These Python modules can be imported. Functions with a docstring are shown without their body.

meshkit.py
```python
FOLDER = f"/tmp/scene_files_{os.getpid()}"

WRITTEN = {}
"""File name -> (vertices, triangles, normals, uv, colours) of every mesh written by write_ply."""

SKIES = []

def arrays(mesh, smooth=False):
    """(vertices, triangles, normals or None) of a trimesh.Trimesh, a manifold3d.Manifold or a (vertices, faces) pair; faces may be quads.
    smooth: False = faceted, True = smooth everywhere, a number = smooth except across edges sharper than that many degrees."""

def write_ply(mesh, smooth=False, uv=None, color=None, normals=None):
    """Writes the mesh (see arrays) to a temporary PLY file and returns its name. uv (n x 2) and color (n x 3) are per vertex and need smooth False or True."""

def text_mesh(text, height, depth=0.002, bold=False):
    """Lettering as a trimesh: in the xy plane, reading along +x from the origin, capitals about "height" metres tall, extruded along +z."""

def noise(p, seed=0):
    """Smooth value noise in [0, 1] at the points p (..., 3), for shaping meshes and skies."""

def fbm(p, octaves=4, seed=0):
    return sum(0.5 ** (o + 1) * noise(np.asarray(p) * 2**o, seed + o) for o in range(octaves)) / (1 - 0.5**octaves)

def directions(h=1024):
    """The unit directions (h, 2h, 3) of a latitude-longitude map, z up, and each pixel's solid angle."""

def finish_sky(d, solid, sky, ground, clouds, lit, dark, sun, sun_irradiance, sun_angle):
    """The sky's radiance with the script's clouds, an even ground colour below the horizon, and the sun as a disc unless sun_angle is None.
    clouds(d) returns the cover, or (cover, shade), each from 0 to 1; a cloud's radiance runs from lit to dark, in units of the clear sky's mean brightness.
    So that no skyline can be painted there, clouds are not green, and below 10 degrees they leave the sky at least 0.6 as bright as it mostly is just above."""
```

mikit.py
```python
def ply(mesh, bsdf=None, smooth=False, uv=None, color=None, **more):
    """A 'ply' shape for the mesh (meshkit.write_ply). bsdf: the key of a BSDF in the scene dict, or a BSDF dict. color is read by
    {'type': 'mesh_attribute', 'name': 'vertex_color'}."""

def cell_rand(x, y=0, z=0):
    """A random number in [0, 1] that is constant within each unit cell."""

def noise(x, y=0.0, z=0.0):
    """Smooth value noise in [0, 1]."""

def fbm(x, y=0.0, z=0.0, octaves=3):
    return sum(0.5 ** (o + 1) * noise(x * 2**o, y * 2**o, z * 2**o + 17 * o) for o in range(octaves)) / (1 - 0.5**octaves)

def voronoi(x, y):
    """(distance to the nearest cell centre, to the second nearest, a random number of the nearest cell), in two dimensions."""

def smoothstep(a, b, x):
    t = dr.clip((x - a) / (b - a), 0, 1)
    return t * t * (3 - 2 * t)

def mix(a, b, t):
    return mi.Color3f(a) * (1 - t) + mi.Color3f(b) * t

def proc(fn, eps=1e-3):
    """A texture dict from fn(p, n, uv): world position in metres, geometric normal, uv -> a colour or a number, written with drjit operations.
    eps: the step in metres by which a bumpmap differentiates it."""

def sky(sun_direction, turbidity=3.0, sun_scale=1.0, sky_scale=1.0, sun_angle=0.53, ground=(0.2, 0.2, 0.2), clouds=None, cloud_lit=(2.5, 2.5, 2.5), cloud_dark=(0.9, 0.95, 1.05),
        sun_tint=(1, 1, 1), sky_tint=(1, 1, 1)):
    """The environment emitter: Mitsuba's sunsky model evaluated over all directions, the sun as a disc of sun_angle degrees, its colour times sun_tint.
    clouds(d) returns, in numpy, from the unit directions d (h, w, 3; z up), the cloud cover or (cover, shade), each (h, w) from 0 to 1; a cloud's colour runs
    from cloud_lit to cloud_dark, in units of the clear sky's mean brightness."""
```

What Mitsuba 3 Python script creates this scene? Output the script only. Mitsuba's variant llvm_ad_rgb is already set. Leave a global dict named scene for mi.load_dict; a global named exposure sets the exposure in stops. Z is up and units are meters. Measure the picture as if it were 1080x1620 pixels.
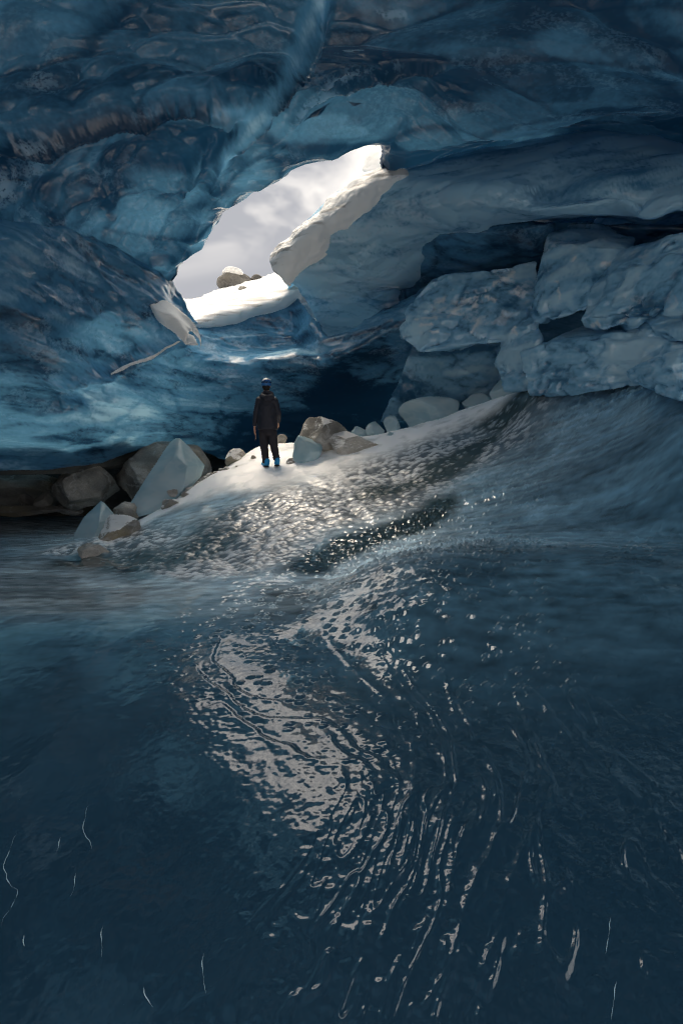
import math
import numpy as np
import drjit as dr
import mitsuba as mi
import trimesh
import manifold3d as m3
from scipy.interpolate import Akima1DInterpolator, PchipInterpolator, RBFInterpolator
from scipy.spatial import cKDTree, ConvexHull
import mikit, meshkit
from mikit import proc, ply, noise, fbm, smoothstep, mix
from meshkit import noise as nnoise, fbm as nfbm

T = mi.ScalarTransform4f
scene, labels = {}, {}

# ------------------------------------------------------------------ camera, sky, exposure
EYE = np.array([0.0, 0.0, 1.5])
PITCH = math.radians(4.45)                      # looking slightly down
FPX = 900.0                                     # focal length in photo pixels (1080 x 1620)
FWD = np.array([0, math.cos(PITCH), -math.sin(PITCH)])
UPV = np.array([0, math.sin(PITCH), math.cos(PITCH)])
scene['camera'] = {'type': 'perspective', 'fov': 2 * math.degrees(math.atan(540 / FPX)), 'fov_axis': 'x', 'near_clip': 0.05, 'far_clip': 2000.0,
                   'to_world': T().look_at(origin=EYE.tolist(), target=(EYE + FWD).tolist(), up=[0, 0, 1])}
exposure = 2.35


def sky_clouds(d):
    el = np.arcsin(np.clip(d[..., 2], -1, 1))
    az = np.arctan2(d[..., 0], d[..., 1])
    q = np.stack([az * 8.0, el * 17.0, az * 0 + 3.3], -1)
    w = nfbm(q * 0.7, 3, 5)
    n = nfbm(q + np.stack([w * 2.4, w * 1.4, w * 0], -1), 6, 11)
    bright = np.clip((n - 0.37) * 4.5, 0, 1) * np.clip((el - 0.355 - 0.25 * az) * 12.0, 0, 1)
    low = np.clip((0.42 - el) * 2.2, 0, 1)
    high = np.clip((el - 0.50) / 0.60, 0, 1)                       # an overcast sky is brightest overhead
    high = high * high * (3 - 2 * high)
    shade = np.clip((0.985 - 0.32 * bright + 0.02 * low) * (1 - high) + high * 0.15 * n, 0, 1)
    return np.ones_like(el), shade


SUN = np.array([-0.22, 0.27, 0.93])
scene['sky'] = mikit.sky(SUN.tolist(), turbidity=4, sun_scale=0.30, sun_angle=30, clouds=sky_clouds, cloud_lit=(3.7, 3.42, 3.0), cloud_dark=(0.67, 0.685, 0.745),
                         sun_tint=(1.0, 0.99, 0.97), ground=(0.42, 0.44, 0.47))


# ------------------------------------------------------------------ helpers
def at(px, py, Y):
    """The point at forward distance Y metres that the photo shows at pixel (px, py)."""
    d = FWD + np.array([1.0, 0, 0]) * (px - 540) / FPX + UPV * (810 - py) / FPX
    return EYE + d * (Y / d[1])


def pts(seq):
    return np.array([at(*p) for p in seq])


def pixel(P):
    q = np.asarray(P) - EYE
    dep = np.maximum(q @ FWD, 1e-3)
    return np.stack([540 + FPX * q[..., 0] / dep, 810 - FPX * (q @ UPV) / dep], -1)


def numbered(name):
    if name not in labels and name not in scene and not any(k.startswith(name + '__') for k in scene):
        return name
    k = 1
    while True:
        n = f'{name}_{k:03d}'
        if n not in labels and n not in scene and not any(q.startswith(n + '__') for q in scene):
            return n
        k += 1


def thing(name, label, cat, group=None):
    key = numbered(name)
    labels[key] = {'label': label, 'category': cat}
    if group:
        labels[key]['group'] = group
    return key


def part(parent, name, shape):
    key = numbered(f'{parent}__{name}')
    scene[key] = shape
    return key


def struct(name, shape, kind='structure', label=None):
    key = numbered(name)
    scene[key] = shape
    labels[key] = {'kind': kind}
    if label:
        labels[key]['label'] = label
    return key


def resample(P, n, axis, method=Akima1DInterpolator, dens=None):
    """Resample a (C, R, 3) grid along an axis to n points with a smooth spline."""
    P = np.asarray(P, float)
    d = np.linalg.norm(np.diff(P, axis=axis), axis=-1).mean(axis=1 - axis)
    t = np.concatenate([[0], np.cumsum(np.maximum(d, 1e-6) ** 0.8)])
    u = np.linspace(0, t[-1], n)
    return method(t, P, axis=axis)(u)


def gridfaces(nu, nv):
    i = np.arange(nu * nv).reshape(nu, nv)
    return np.concatenate([np.stack([i[:-1, :-1], i[1:, :-1], i[1:, 1:]], -1).reshape(-1, 3), np.stack([i[:-1, :-1], i[1:, 1:], i[:-1, 1:]], -1).reshape(-1, 3)])


def normals(G):
    n = np.cross(np.gradient(G, axis=0), np.gradient(G, axis=1))
    n /= np.maximum(np.linalg.norm(n, axis=-1, keepdims=True), 1e-9)
    return n


def patch(cols, nu, nv, disp=None, method=Akima1DInterpolator):
    """A sheet through columns of 3-D control points, displaced along its normals (towards the cave's inside)."""
    G = resample(resample(cols, nv, 1, method), nu, 0, method)
    N = normals(G)
    if np.mean(((EYE - G) * N).sum(-1)) < 0:
        N = -N
    if disp is not None:
        G = G + N * disp(G, N)[..., None]
    f = gridfaces(nu, nv)
    if np.mean(((EYE - G) * normals(G)).sum(-1)) < 0:
        f = f[:, ::-1]
    return G, f


def mesh(G, f):
    return trimesh.Trimesh(np.asarray(G).reshape(-1, 3), f, process=False)


def worley(P, cell, seed, stretch=(1, 1, 1), ident=False):
    """Distances to the nearest and second nearest of jittered points, in units of the cell size."""
    rng = np.random.default_rng(seed)
    Q = P.reshape(-1, 3) / cell / np.asarray(stretch)
    lo, hi = np.floor(Q.min(0)) - 1, np.ceil(Q.max(0)) + 1
    g = np.stack(np.meshgrid(*[np.arange(a, b + 1) for a, b in zip(lo, hi)], indexing='ij'), -1).reshape(-1, 3)
    g = g + rng.random(g.shape)
    d, i = cKDTree(g).query(Q, k=2)
    if ident:
        return d[:, 0].reshape(P.shape[:-1]), d[:, 1].reshape(P.shape[:-1]), rng.random(len(g))[i[:, 0]].reshape(P.shape[:-1])
    return d[:, 0].reshape(P.shape[:-1]), d[:, 1].reshape(P.shape[:-1])


def warp(P, scale, amount, seed=0):
    return P + amount * (np.stack([nfbm(P * scale, 3, seed + k * 31) for k in range(3)], -1) - 0.5)


def curve_points(px_curve, G, step=4.0):
    """The nearest points of a sheet that lie under a curve given in photo pixels."""
    V = G.reshape(-1, 3)
    far = np.linalg.norm(V - EYE, axis=1)
    c = np.asarray(px_curve, float)
    t = np.concatenate([[0], np.cumsum(np.linalg.norm(np.diff(c, axis=0), axis=1))])
    c = PchipInterpolator(t, c)(np.arange(0, t[-1], step))
    d, i = cKDTree(pixel(V)).query(c, k=24)
    best = np.argmin(far[i] + np.where(d > 5, 100 + d, 0), axis=1)
    return V[i[np.arange(len(c)), best]]


def gauss_along(P, pts3, width):
    d, i = cKDTree(pts3).query(P.reshape(-1, 3))
    return np.exp(-(d / width) ** 2).reshape(P.shape[:-1]), (i / max(len(pts3) - 1, 1)).reshape(P.shape[:-1])


def hull_mesh(P):
    h = ConvexHull(P)
    m = trimesh.Trimesh(P, h.simplices, process=True)
    m.fix_normals()
    return m


def manifold(m):
    return m3.Manifold(m3.Mesh(np.asarray(m.vertices, np.float32), np.asarray(m.faces, np.uint32)))


def from_manifold(M):
    k = M.to_mesh()
    return trimesh.Trimesh(np.array(k.vert_properties[:, :3], float), np.array(k.tri_verts), process=True)


def solid(*hulls, back=0.8, shrink=0.86):
    """Union of hulls; each a list of (px, py, Y) on the face seen, closed by a smaller copy behind it."""
    M = None
    for h in hulls:
        P = pts(h)
        c = P.mean(0)
        view = (c - EYE) / np.linalg.norm(c - EYE)
        B = c + (P - c) * shrink + view * back
        K = manifold(hull_mesh(np.vstack([P, B])))
        M = K if M is None else M + K
    return M


def chunk(M, edge, amp=0.03, freq=3.0, smooth_n=0, seed=0, fine=0.0):
    m = from_manifold(M.refine_to_length(edge))
    if smooth_n:
        trimesh.smoothing.filter_taubin(m, lamb=0.5, nu=0.51, iterations=smooth_n)
    n = m.vertex_normals
    v = np.array(m.vertices)
    d = (nfbm(v * freq, 4, seed) - 0.5) * 2 * amp
    if fine:
        a, b = worley(warp(v, 2.0, 0.3, seed), fine, seed)
        d += (a - 0.5) * amp * 0.5
    m.vertices = v + n * d[:, None]
    return m


def rock(seed, box, Y, depth=None, planes=16, sub=5, rough=0.05, base=None, yaw=0.0):
    """A broken boulder that fills the pixel box (x0, y0, x1, y1) at distance Y."""
    rng = np.random.default_rng(seed)
    s = trimesh.creation.icosphere(subdivisions=sub)
    d = np.array(s.vertices)
    n = rng.normal(size=(planes, 3))
    n /= np.linalg.norm(n, axis=1, keepdims=True)
    h = rng.uniform(0.62, 0.98, planes)
    q = d @ n.T
    r = np.min(np.where(q > 0.05, h / np.maximum(q, 0.05), 9), axis=1)
    r = np.minimum(r, 1.2)
    v = d * r[:, None]
    v += d * ((nfbm(v * 2.2 + seed * 7.1, 5, seed) - 0.5) * 2 * rough * 2.2)[:, None]
    c, sn = math.cos(yaw), math.sin(yaw)
    v = v @ np.array([[c, sn, 0], [-sn, c, 0], [0, 0, 1]])
    a, b = at(box[0], box[3], Y), at(box[2], box[1], Y)
    size = np.array([b[0] - a[0], 0, b[2] - a[2]])
    size[1] = depth or (size[0] + size[2]) / 2
    lo, hi = v.min(0), v.max(0)
    v = (v - (lo + hi) / 2) / (hi - lo) * size + np.array([(a[0] + b[0]) / 2, Y + size[1] * 0.25, (a[2] + b[2]) / 2])
    s.vertices = v
    return s


# ------------------------------------------------------------------ materials
def rgb(*c):
    return {'type': 'rgb', 'value': list(c)}


def ice_tone(p):
    x, y, z = p.x, p.y, p.z
    w = fbm(x * 0.55 + 3, y * 0.55, z * 0.8, 3)
    u = fbm(x * 0.55 + 40, y * 0.55 + 9, z * 0.8, 3)
    big = fbm(x * 0.40 + 2.6 * w, y * 0.40 + 2.4 * u, z * 1.3 + 2 * w, 4)
    vein = fbm(x * 1.0 + 5 * w, y * 1.0 + 4 * u, z * 6.5 + 5 * u, 5)
    grain = fbm(x * 21, y * 21, z * 21, 3)
    speck = smoothstep(0.70, 0.80, noise(x * 33 + 11, y * 33, z * 33)) * smoothstep(0.5, 0.62, vein)
    t = 0.5 + (big - 0.5) * 1.1 + (vein - 0.5) * 1.15 + (grain - 0.5) * 0.42
    return dr.clip(t, 0, 1), speck


def ice_col(p, n, uv):
    t, s = ice_tone(p)
    c = mix((0.035, 0.115, 0.21), (0.20, 0.40, 0.57), smoothstep(0.0, 0.62, t))
    c = mix(c, (0.56, 0.72, 0.80), smoothstep(0.55, 1.0, t) * 0.8)
    return mix(c, (0.5, 0.58, 0.62), s * 0.35)


def ice_glow(p, n, uv):
    t, s = ice_tone(p)
    c = mix((0.018, 0.085, 0.16), (0.15, 0.34, 0.50), smoothstep(0.0, 0.65, t))
    return mix(c, (0.36, 0.55, 0.68), smoothstep(0.55, 1.0, t))


def ice_fine(p, n, uv):
    return fbm(p.x * 9, p.y * 9, p.z * 13, 4) * 0.05 + noise(p.x * 60, p.y * 60, p.z * 60) * 0.003


def glassy(name, col, glow, weight, rough, bump=None, bscale=1.0, spec=0.5, coat=0.0):
    gloss = {'type': 'principled', 'base_color': col, 'roughness': rough, 'specular': spec, 'clearcoat': coat, 'clearcoat_gloss': 0.9}
    if bump is not None:
        gloss = {'type': 'bumpmap', 'arbitrary': bump, 'scale': bscale, 'bsdf': gloss}
    scene[name] = {'type': 'blendbsdf', 'weight': weight, 'first': {'type': 'twosided', 'bsdf': gloss},
                   'second': {'type': 'principledthin', 'base_color': glow, 'diff_trans': 2.0, 'spec_trans': 0.0, 'roughness': 0.6}}


P_FINE = proc(ice_fine, eps=0.012)


# cave ice: uv.x = how bubbly (pale) the ice is, with painted hollow shade, uv.y = frost and painted highlights, both per vertex from noise; fine grain added here
def cave_col(p, n, uv):
    g = fbm(p.x * 17, p.y * 17, p.z * 17, 3) - 0.5
    t = dr.clip(uv.x + 0.30 * g, 0, 1)
    c = mix((0.008, 0.042, 0.095), (0.085, 0.27, 0.45), smoothstep(0.0, 0.55, t))
    c = mix(c, (0.38, 0.63, 0.78), smoothstep(0.5, 1.0, t))
    f = uv.y * smoothstep(0.30, 0.62, 0.5 + 0.9 * g + 0.35 * (uv.y - 0.5) + 0.5 * (noise(p.x * 42, p.y * 42, p.z * 42) - 0.5))
    return mix(c, (0.40, 0.58, 0.72), dr.clip(f, 0, 1) * 0.85)


def cave_glow(p, n, uv):
    t = dr.clip(uv.x, 0, 1)
    c = mix((0.008, 0.048, 0.105), (0.11, 0.30, 0.46), smoothstep(0.0, 0.6, t))
    return mix(c, (0.32, 0.56, 0.70), smoothstep(0.55, 1.0, t))


glassy('ice', proc(cave_col), proc(cave_glow), 0.33, proc(lambda p, n, uv: 0.17 + 0.35 * uv.y), None, 1.0, spec=0.8, coat=0.4)


def block_col(p, n, uv):
    t, s = ice_tone(p * 1.7)
    cl = fbm(p.x * 2.2, p.y * 2.2, p.z * 2.2, 4)
    c = mix((0.25, 0.48, 0.60), (0.62, 0.80, 0.86), smoothstep(0.25, 0.75, 0.5 * t + 0.5 * cl))
    v = 1 - dr.abs(fbm(p.x * 2.3 + 2 * cl, p.y * 2.3, p.z * 1.6, 3) - 0.5) * 34
    m = smoothstep(0.5, 0.62, fbm(p.x * 1.1 + 9, p.y * 1.1, p.z * 1.1, 2))
    c = mix(c, (0.88, 0.92, 0.93), dr.clip(v, 0, 1) * m * 0.8)
    return mix(c, (0.82, 0.87, 0.88), s * 0.5)


def block_glow(p, n, uv):
    t, s = ice_tone(p * 1.7)
    return mix((0.10, 0.30, 0.44), (0.34, 0.58, 0.70), t)


glassy('block_ice', proc(block_col), proc(block_glow), 0.35, 0.24, P_FINE, 1.6, spec=0.6)


# broken glacier ice: as the cave ice, paler
def rubble_col(p, n, uv):
    g = fbm(p.x * 15, p.y * 15, p.z * 15, 4) - 0.5
    t = dr.clip(uv.x + 0.45 * g, 0, 1)
    c = mix((0.05, 0.19, 0.34), (0.27, 0.56, 0.78), smoothstep(0.0, 0.55, t))
    c = mix(c, (0.52, 0.78, 0.92), smoothstep(0.45, 1.0, t))
    f = uv.y * smoothstep(0.35, 0.6, 0.5 + 0.8 * g + 0.4 * (uv.y - 0.5))
    return mix(c, (0.85, 0.90, 0.92), dr.clip(f, 0, 1))


glassy('broken_ice', proc(rubble_col), proc(lambda p, n, uv: mix((0.02, 0.10, 0.18), (0.40, 0.62, 0.72), dr.clip(uv.x, 0, 1))), 0.36, proc(lambda p, n, uv: 0.13 + 0.3 * uv.y), None, 1.0, spec=0.9, coat=0.8)
scene['cover_sheet'] = {'type': 'principledthin', 'base_color': rgb(0.75, 0.82, 0.88), 'diff_trans': 0.35, 'roughness': 0.7}  # for the unseen cover added over the ceiling


def clear_col(p, n, uv):
    a = fbm(p.x * 1.8, p.y * 1.8, p.z * 2.6, 4)
    v = 1 - dr.abs(fbm(p.x * 2.7 + 4 * a, p.y * 2.7, p.z * 2.7, 3) - 0.5) * 14
    c = mix((0.38, 0.57, 0.64), (0.58, 0.73, 0.77), smoothstep(0.3, 0.7, a))
    return mix(c, (0.66, 0.74, 0.76), dr.clip(v, 0, 1) * 0.5)


glassy('clear_ice', proc(clear_col), rgb(0.22, 0.36, 0.41), 0.35, 0.16, P_FINE, 0.25, spec=0.6)


def snow_col(p, n, uv):
    a = fbm(p.x * 1.1, p.y * 1.1, p.z * 1.1, 4)
    g = noise(p.x * 55, p.y * 55, p.z * 55)
    c = mix((0.78, 0.77, 0.75), (0.88, 0.875, 0.86), a)
    return c * (0.94 + 0.08 * g)


def snow_fine(p, n, uv):
    return fbm(p.x * 14, p.y * 14, p.z * 14, 4) * 0.03


P_SNOWF = proc(snow_fine, eps=0.008)
scene['snow'] = {'type': 'twosided', 'bsdf': {'type': 'bumpmap', 'arbitrary': P_SNOWF, 'scale': 0.6, 'bsdf': {'type': 'principled', 'base_color': proc(snow_col), 'roughness': 0.65, 'specular': 0.3}}}


def layered_col(p, n, uv):
    l = fbm(p.x * 0.8, p.y * 0.8, p.z * 11 + 1.5 * fbm(p.x, p.y, 0, 2), 3)
    return mix((0.86, 0.855, 0.84), (0.50, 0.485, 0.46), smoothstep(0.52, 0.66, l) * (1 - smoothstep(0.25, 0.8, n.z)))


scene['layered_snow'] = {'type': 'twosided', 'bsdf': {'type': 'bumpmap', 'arbitrary': P_SNOWF, 'scale': 0.8, 'bsdf': {'type': 'principled', 'base_color': proc(layered_col), 'roughness': 0.65, 'specular': 0.3}}}


def rock_col(p, n, uv):
    a = fbm(p.x * 2.1, p.y * 2.1, p.z * 2.1, 5)
    b = fbm(p.x * 0.9 + 7, p.y * 0.9, p.z * 0.9, 3)
    v = 1 - dr.abs(fbm(p.x * 1.6 + 2 * a, p.y * 1.6 + 3, p.z * 1.6, 4) - 0.5) * 26
    g = noise(p.x * 70, p.y * 70, p.z * 70)
    c = mix((0.17, 0.16, 0.145), (0.44, 0.41, 0.36), smoothstep(0.25, 0.75, a))
    c = mix(c, (0.33, 0.27, 0.17), smoothstep(0.52, 0.72, b) * 0.75)
    c = mix(c, (0.55, 0.53, 0.50), dr.clip(v, 0, 1) * 0.5)
    return c * (0.8 + 0.4 * g)


def rock_fine(p, n, uv):
    return fbm(p.x * 7, p.y * 7, p.z * 7, 5) * 0.06


P_ROCKF = proc(rock_fine, eps=0.01)
scene['rock'] = {'type': 'twosided', 'bsdf': {'type': 'bumpmap', 'arbitrary': P_ROCKF, 'scale': 0.8, 'bsdf': {'type': 'principled', 'base_color': proc(rock_col), 'roughness': 0.6, 'specular': 0.4}}}


def dusted_col(p, n, uv):
    s = smoothstep(0.42, 0.62, n.z + (fbm(p.x * 5, p.y * 5, p.z * 5, 4) - 0.5) * 0.9)
    return mix(rock_col(p, n, uv), (0.78, 0.77, 0.75), s)


scene['dusted_rock'] = {'type': 'twosided', 'bsdf': {'type': 'bumpmap', 'arbitrary': P_ROCKF, 'scale': 0.6, 'bsdf': {'type': 'principled', 'base_color': proc(dusted_col), 'roughness': 0.7, 'specular': 0.3}}}
scene['weathered_rock'] = {'type': 'twosided', 'bsdf': {'type': 'bumpmap', 'arbitrary': P_ROCKF, 'scale': 0.8, 'bsdf': {'type': 'principled', 'base_color': proc(lambda p, n, uv: rock_col(p, n, uv) * 0.42), 'roughness': 0.7}}}
scene['rock_baffle'] = {'type': 'twosided', 'bsdf': {'type': 'principled', 'base_color': proc(lambda p, n, uv: rock_col(p, n, uv) * 0.35), 'roughness': 0.8}}  # for the sheets added to block daylight
# the frozen floor: colours of clear, frosted, dirty and snow-covered ice per vertex, its gloss in uv
scene['floor_ice'] = {'type': 'twosided', 'bsdf': {'type': 'principled', 'base_color': {'type': 'mesh_attribute', 'name': 'vertex_color'}, 'roughness': proc(lambda p, n, uv: uv.x), 'eta': 2.4,
                                                   'clearcoat': 0.5, 'clearcoat_gloss': 0.97}}

ss = lambda a, b, x: (lambda t: t * t * (3 - 2 * t))(np.clip((x - a) / (b - a), 0, 1))
# ------------------------------------------------------------------ the cave: ceiling
def ceiling_sheet():
    rows = [  # columns left to right: the last visible points, from the top of the picture to the lip
        [(-900, 0, 3.6), (-900, 120, 3.9), (-900, 240, 4.2), (-900, 350, 4.6)],
        [(-450, 0, 4.8), (-450, 120, 5.2), (-450, 240, 5.7), (-450, 348, 6.4)],
        [(-150, 0, 5.4), (-150, 120, 6.1), (-150, 236, 6.9), (-150, 346, 7.8)],
        [(0, 0, 5.8), (0, 125, 6.8), (0, 235, 7.8), (0, 352, 8.6)],
        [(130, 0, 6.1), (120, 125, 7.3), (110, 245, 8.7), (100, 368, 9.8)],
        [(250, 0, 6.3), (230, 125, 7.8), (210, 260, 9.7), (190, 398, 11.4)],
        [(340, 0, 6.4), (320, 120, 8.0), (285, 275, 10.4), (250, 443, 13.0)],
        [(410, 0, 6.5), (380, 120, 8.2), (342, 255, 10.2), (298, 400, 12.2)],
        [(470, 0, 6.5), (430, 110, 8.0), (388, 222, 9.7), (348, 326, 11.2)],
        [(530, 0, 6.6), (500, 90, 7.9), (460, 185, 9.4), (425, 279, 10.5)],
        [(600, 0, 6.6), (580, 80, 7.7), (545, 152, 9.0), (520, 228, 10.0)],
        [(680, 0, 6.6), (660, 80, 7.7), (630, 150, 9.2), (598, 211, 10.2)],
        [(740, 0, 6.6), (720, 90, 7.8), (690, 172, 9.3), (634, 266, 11.6)],
        [(830, 0, 6.5), (815, 90, 7.6), (790, 175, 9.0), (750, 249, 12.4)],
        [(930, 0, 6.3), (925, 90, 7.2), (920, 150, 8.4), (905, 210, 11.6)],
        [(1080, 0, 6.0), (1080, 90, 6.8), (1080, 150, 7.8), (1080, 214, 10.6)],
        [(1300, 0, 5.4), (1300, 90, 6.1), (1300, 150, 6.9), (1300, 216, 9.0)],
        [(1700, 0, 4.4), (1700, 90, 4.9), (1700, 150, 5.4), (1700, 216, 6.4)],
    ]
    cols = []
    for i, r in enumerate(rows):
        P = pts(r)
        x0 = P[0]
        back = [np.array([x0[0] * 1.0, 1.4, x0[2] + 0.9]), np.array([x0[0], 2.2, x0[2] + 0.25]), np.array([x0[0], 3.7, x0[2] + 0.0])]
        L = P[-1]
        if i <= 5:      # tucks behind the bulge of the side wall
            tail = [L + [0.1, 1.0, -0.25], L + [0.2, 2.4, -0.6]]
        elif i <= 11:   # the free lip: rounds off and climbs outside
            tail = [L + [0.05, 0.45, 0.22], L + [0.1, 0.8, 1.1], L + [0.1, 0.5, 2.4]][:2]
        else:           # runs back into the crevice
            tail = [L + [0.1, 1.8, -0.35], L + [0.1, 5.0, -1.5]]
        cols.append(np.vstack([back, P, tail]))
    return np.array(cols)


def cave_relief(P, amp=1.0, seed=0, flow=(1.5, 1.0, 0.8)):
    """Melt-worn ice: broad flowing hollows between crisp cusps, smaller scallops and fine unevenness."""
    Q = warp(P, 0.35, 1.5, seed)
    a, b = worley(Q, 1.15, seed + 1, flow)
    c, d = worley(warp(P, 0.9, 0.6, seed + 5), 0.34, seed + 2, flow)
    big = nfbm(Q * 0.33, 3, seed + 3) - 0.5
    m = ss(0.35, 0.55, nfbm(P * 0.4, 2, seed + 8))
    h = 0.50 * big + 0.34 * (np.minimum(a, 0.9) ** 2 - 0.3) + 0.15 * m * (np.minimum(c, 0.9) ** 2 - 0.3)
    f = nfbm(P * 3.4, 4, seed + 9) - 0.5
    return amp * (h + 0.035 * f)


def cave_tone(P, seed, flow=(1.5, 1.0, 0.8), frosty=0.5, base=0.0, layers=0.0):
    """(how pale, how frosted) the ice is: lens-shaped bodies of bubbly and of clear ice with crisp borders, clear seams between."""
    Q = warp(P, 0.35, 1.5, seed)
    a, b, r = worley(Q, 1.15, seed + 1, flow, True)
    e = b - a
    S = np.asarray(flow)
    k1 = nfbm(Q / S * 0.8 + 7, 4, seed + 11)
    k2 = nfbm(warp(P, 0.8, 0.9, seed + 4) / S * 1.7 + 3, 4, seed + 12)
    t = 0.20 + base + 0.22 * ss(0.42, 0.56, k1) + 0.13 * ss(0.47, 0.56, k2) + 0.22 * (r - 0.5) * ss(0.02, 0.2, e) - 0.16 * np.exp(-(e / 0.07) ** 2)
    k3 = nfbm(warp(P, 1.2, 0.5, seed + 6) / S * 2.6, 5, seed + 13)
    fr = frosty * ss(0.50, 0.60, k3) * ss(0.40, 0.55, nfbm(Q * 0.5, 3, seed + 14))
    if layers:
        n = nfbm(np.stack([P[..., 0] * 0.5, P[..., 1] * 0.5, P[..., 2] * 4.5 + 1.2 * nfbm(P * 0.6, 3, seed + 20)], -1), 5, seed + 15)
        n2_ = nfbm(np.stack([P[..., 0] * 0.8, P[..., 1] * 0.8, P[..., 2] * 9 + 1.5 * nfbm(P * 0.7, 3, seed + 21)], -1), 3, seed + 16)
        t = t + layers * (1.1 * (n - 0.5) - 0.20 * np.exp(-((n2_ - 0.5) / 0.022) ** 2) - 0.16 * np.exp(-((n - 0.52) / 0.015) ** 2))
    return t, fr


def cave_ply(G, F, tone, frost, mat='ice'):
    return ply(mesh(G, F), mat, smooth=True, uv=np.stack([np.clip(tone, 0, 1).ravel(), np.clip(frost, 0, 1).ravel()], -1))


CCOLS = ceiling_sheet()


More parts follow.
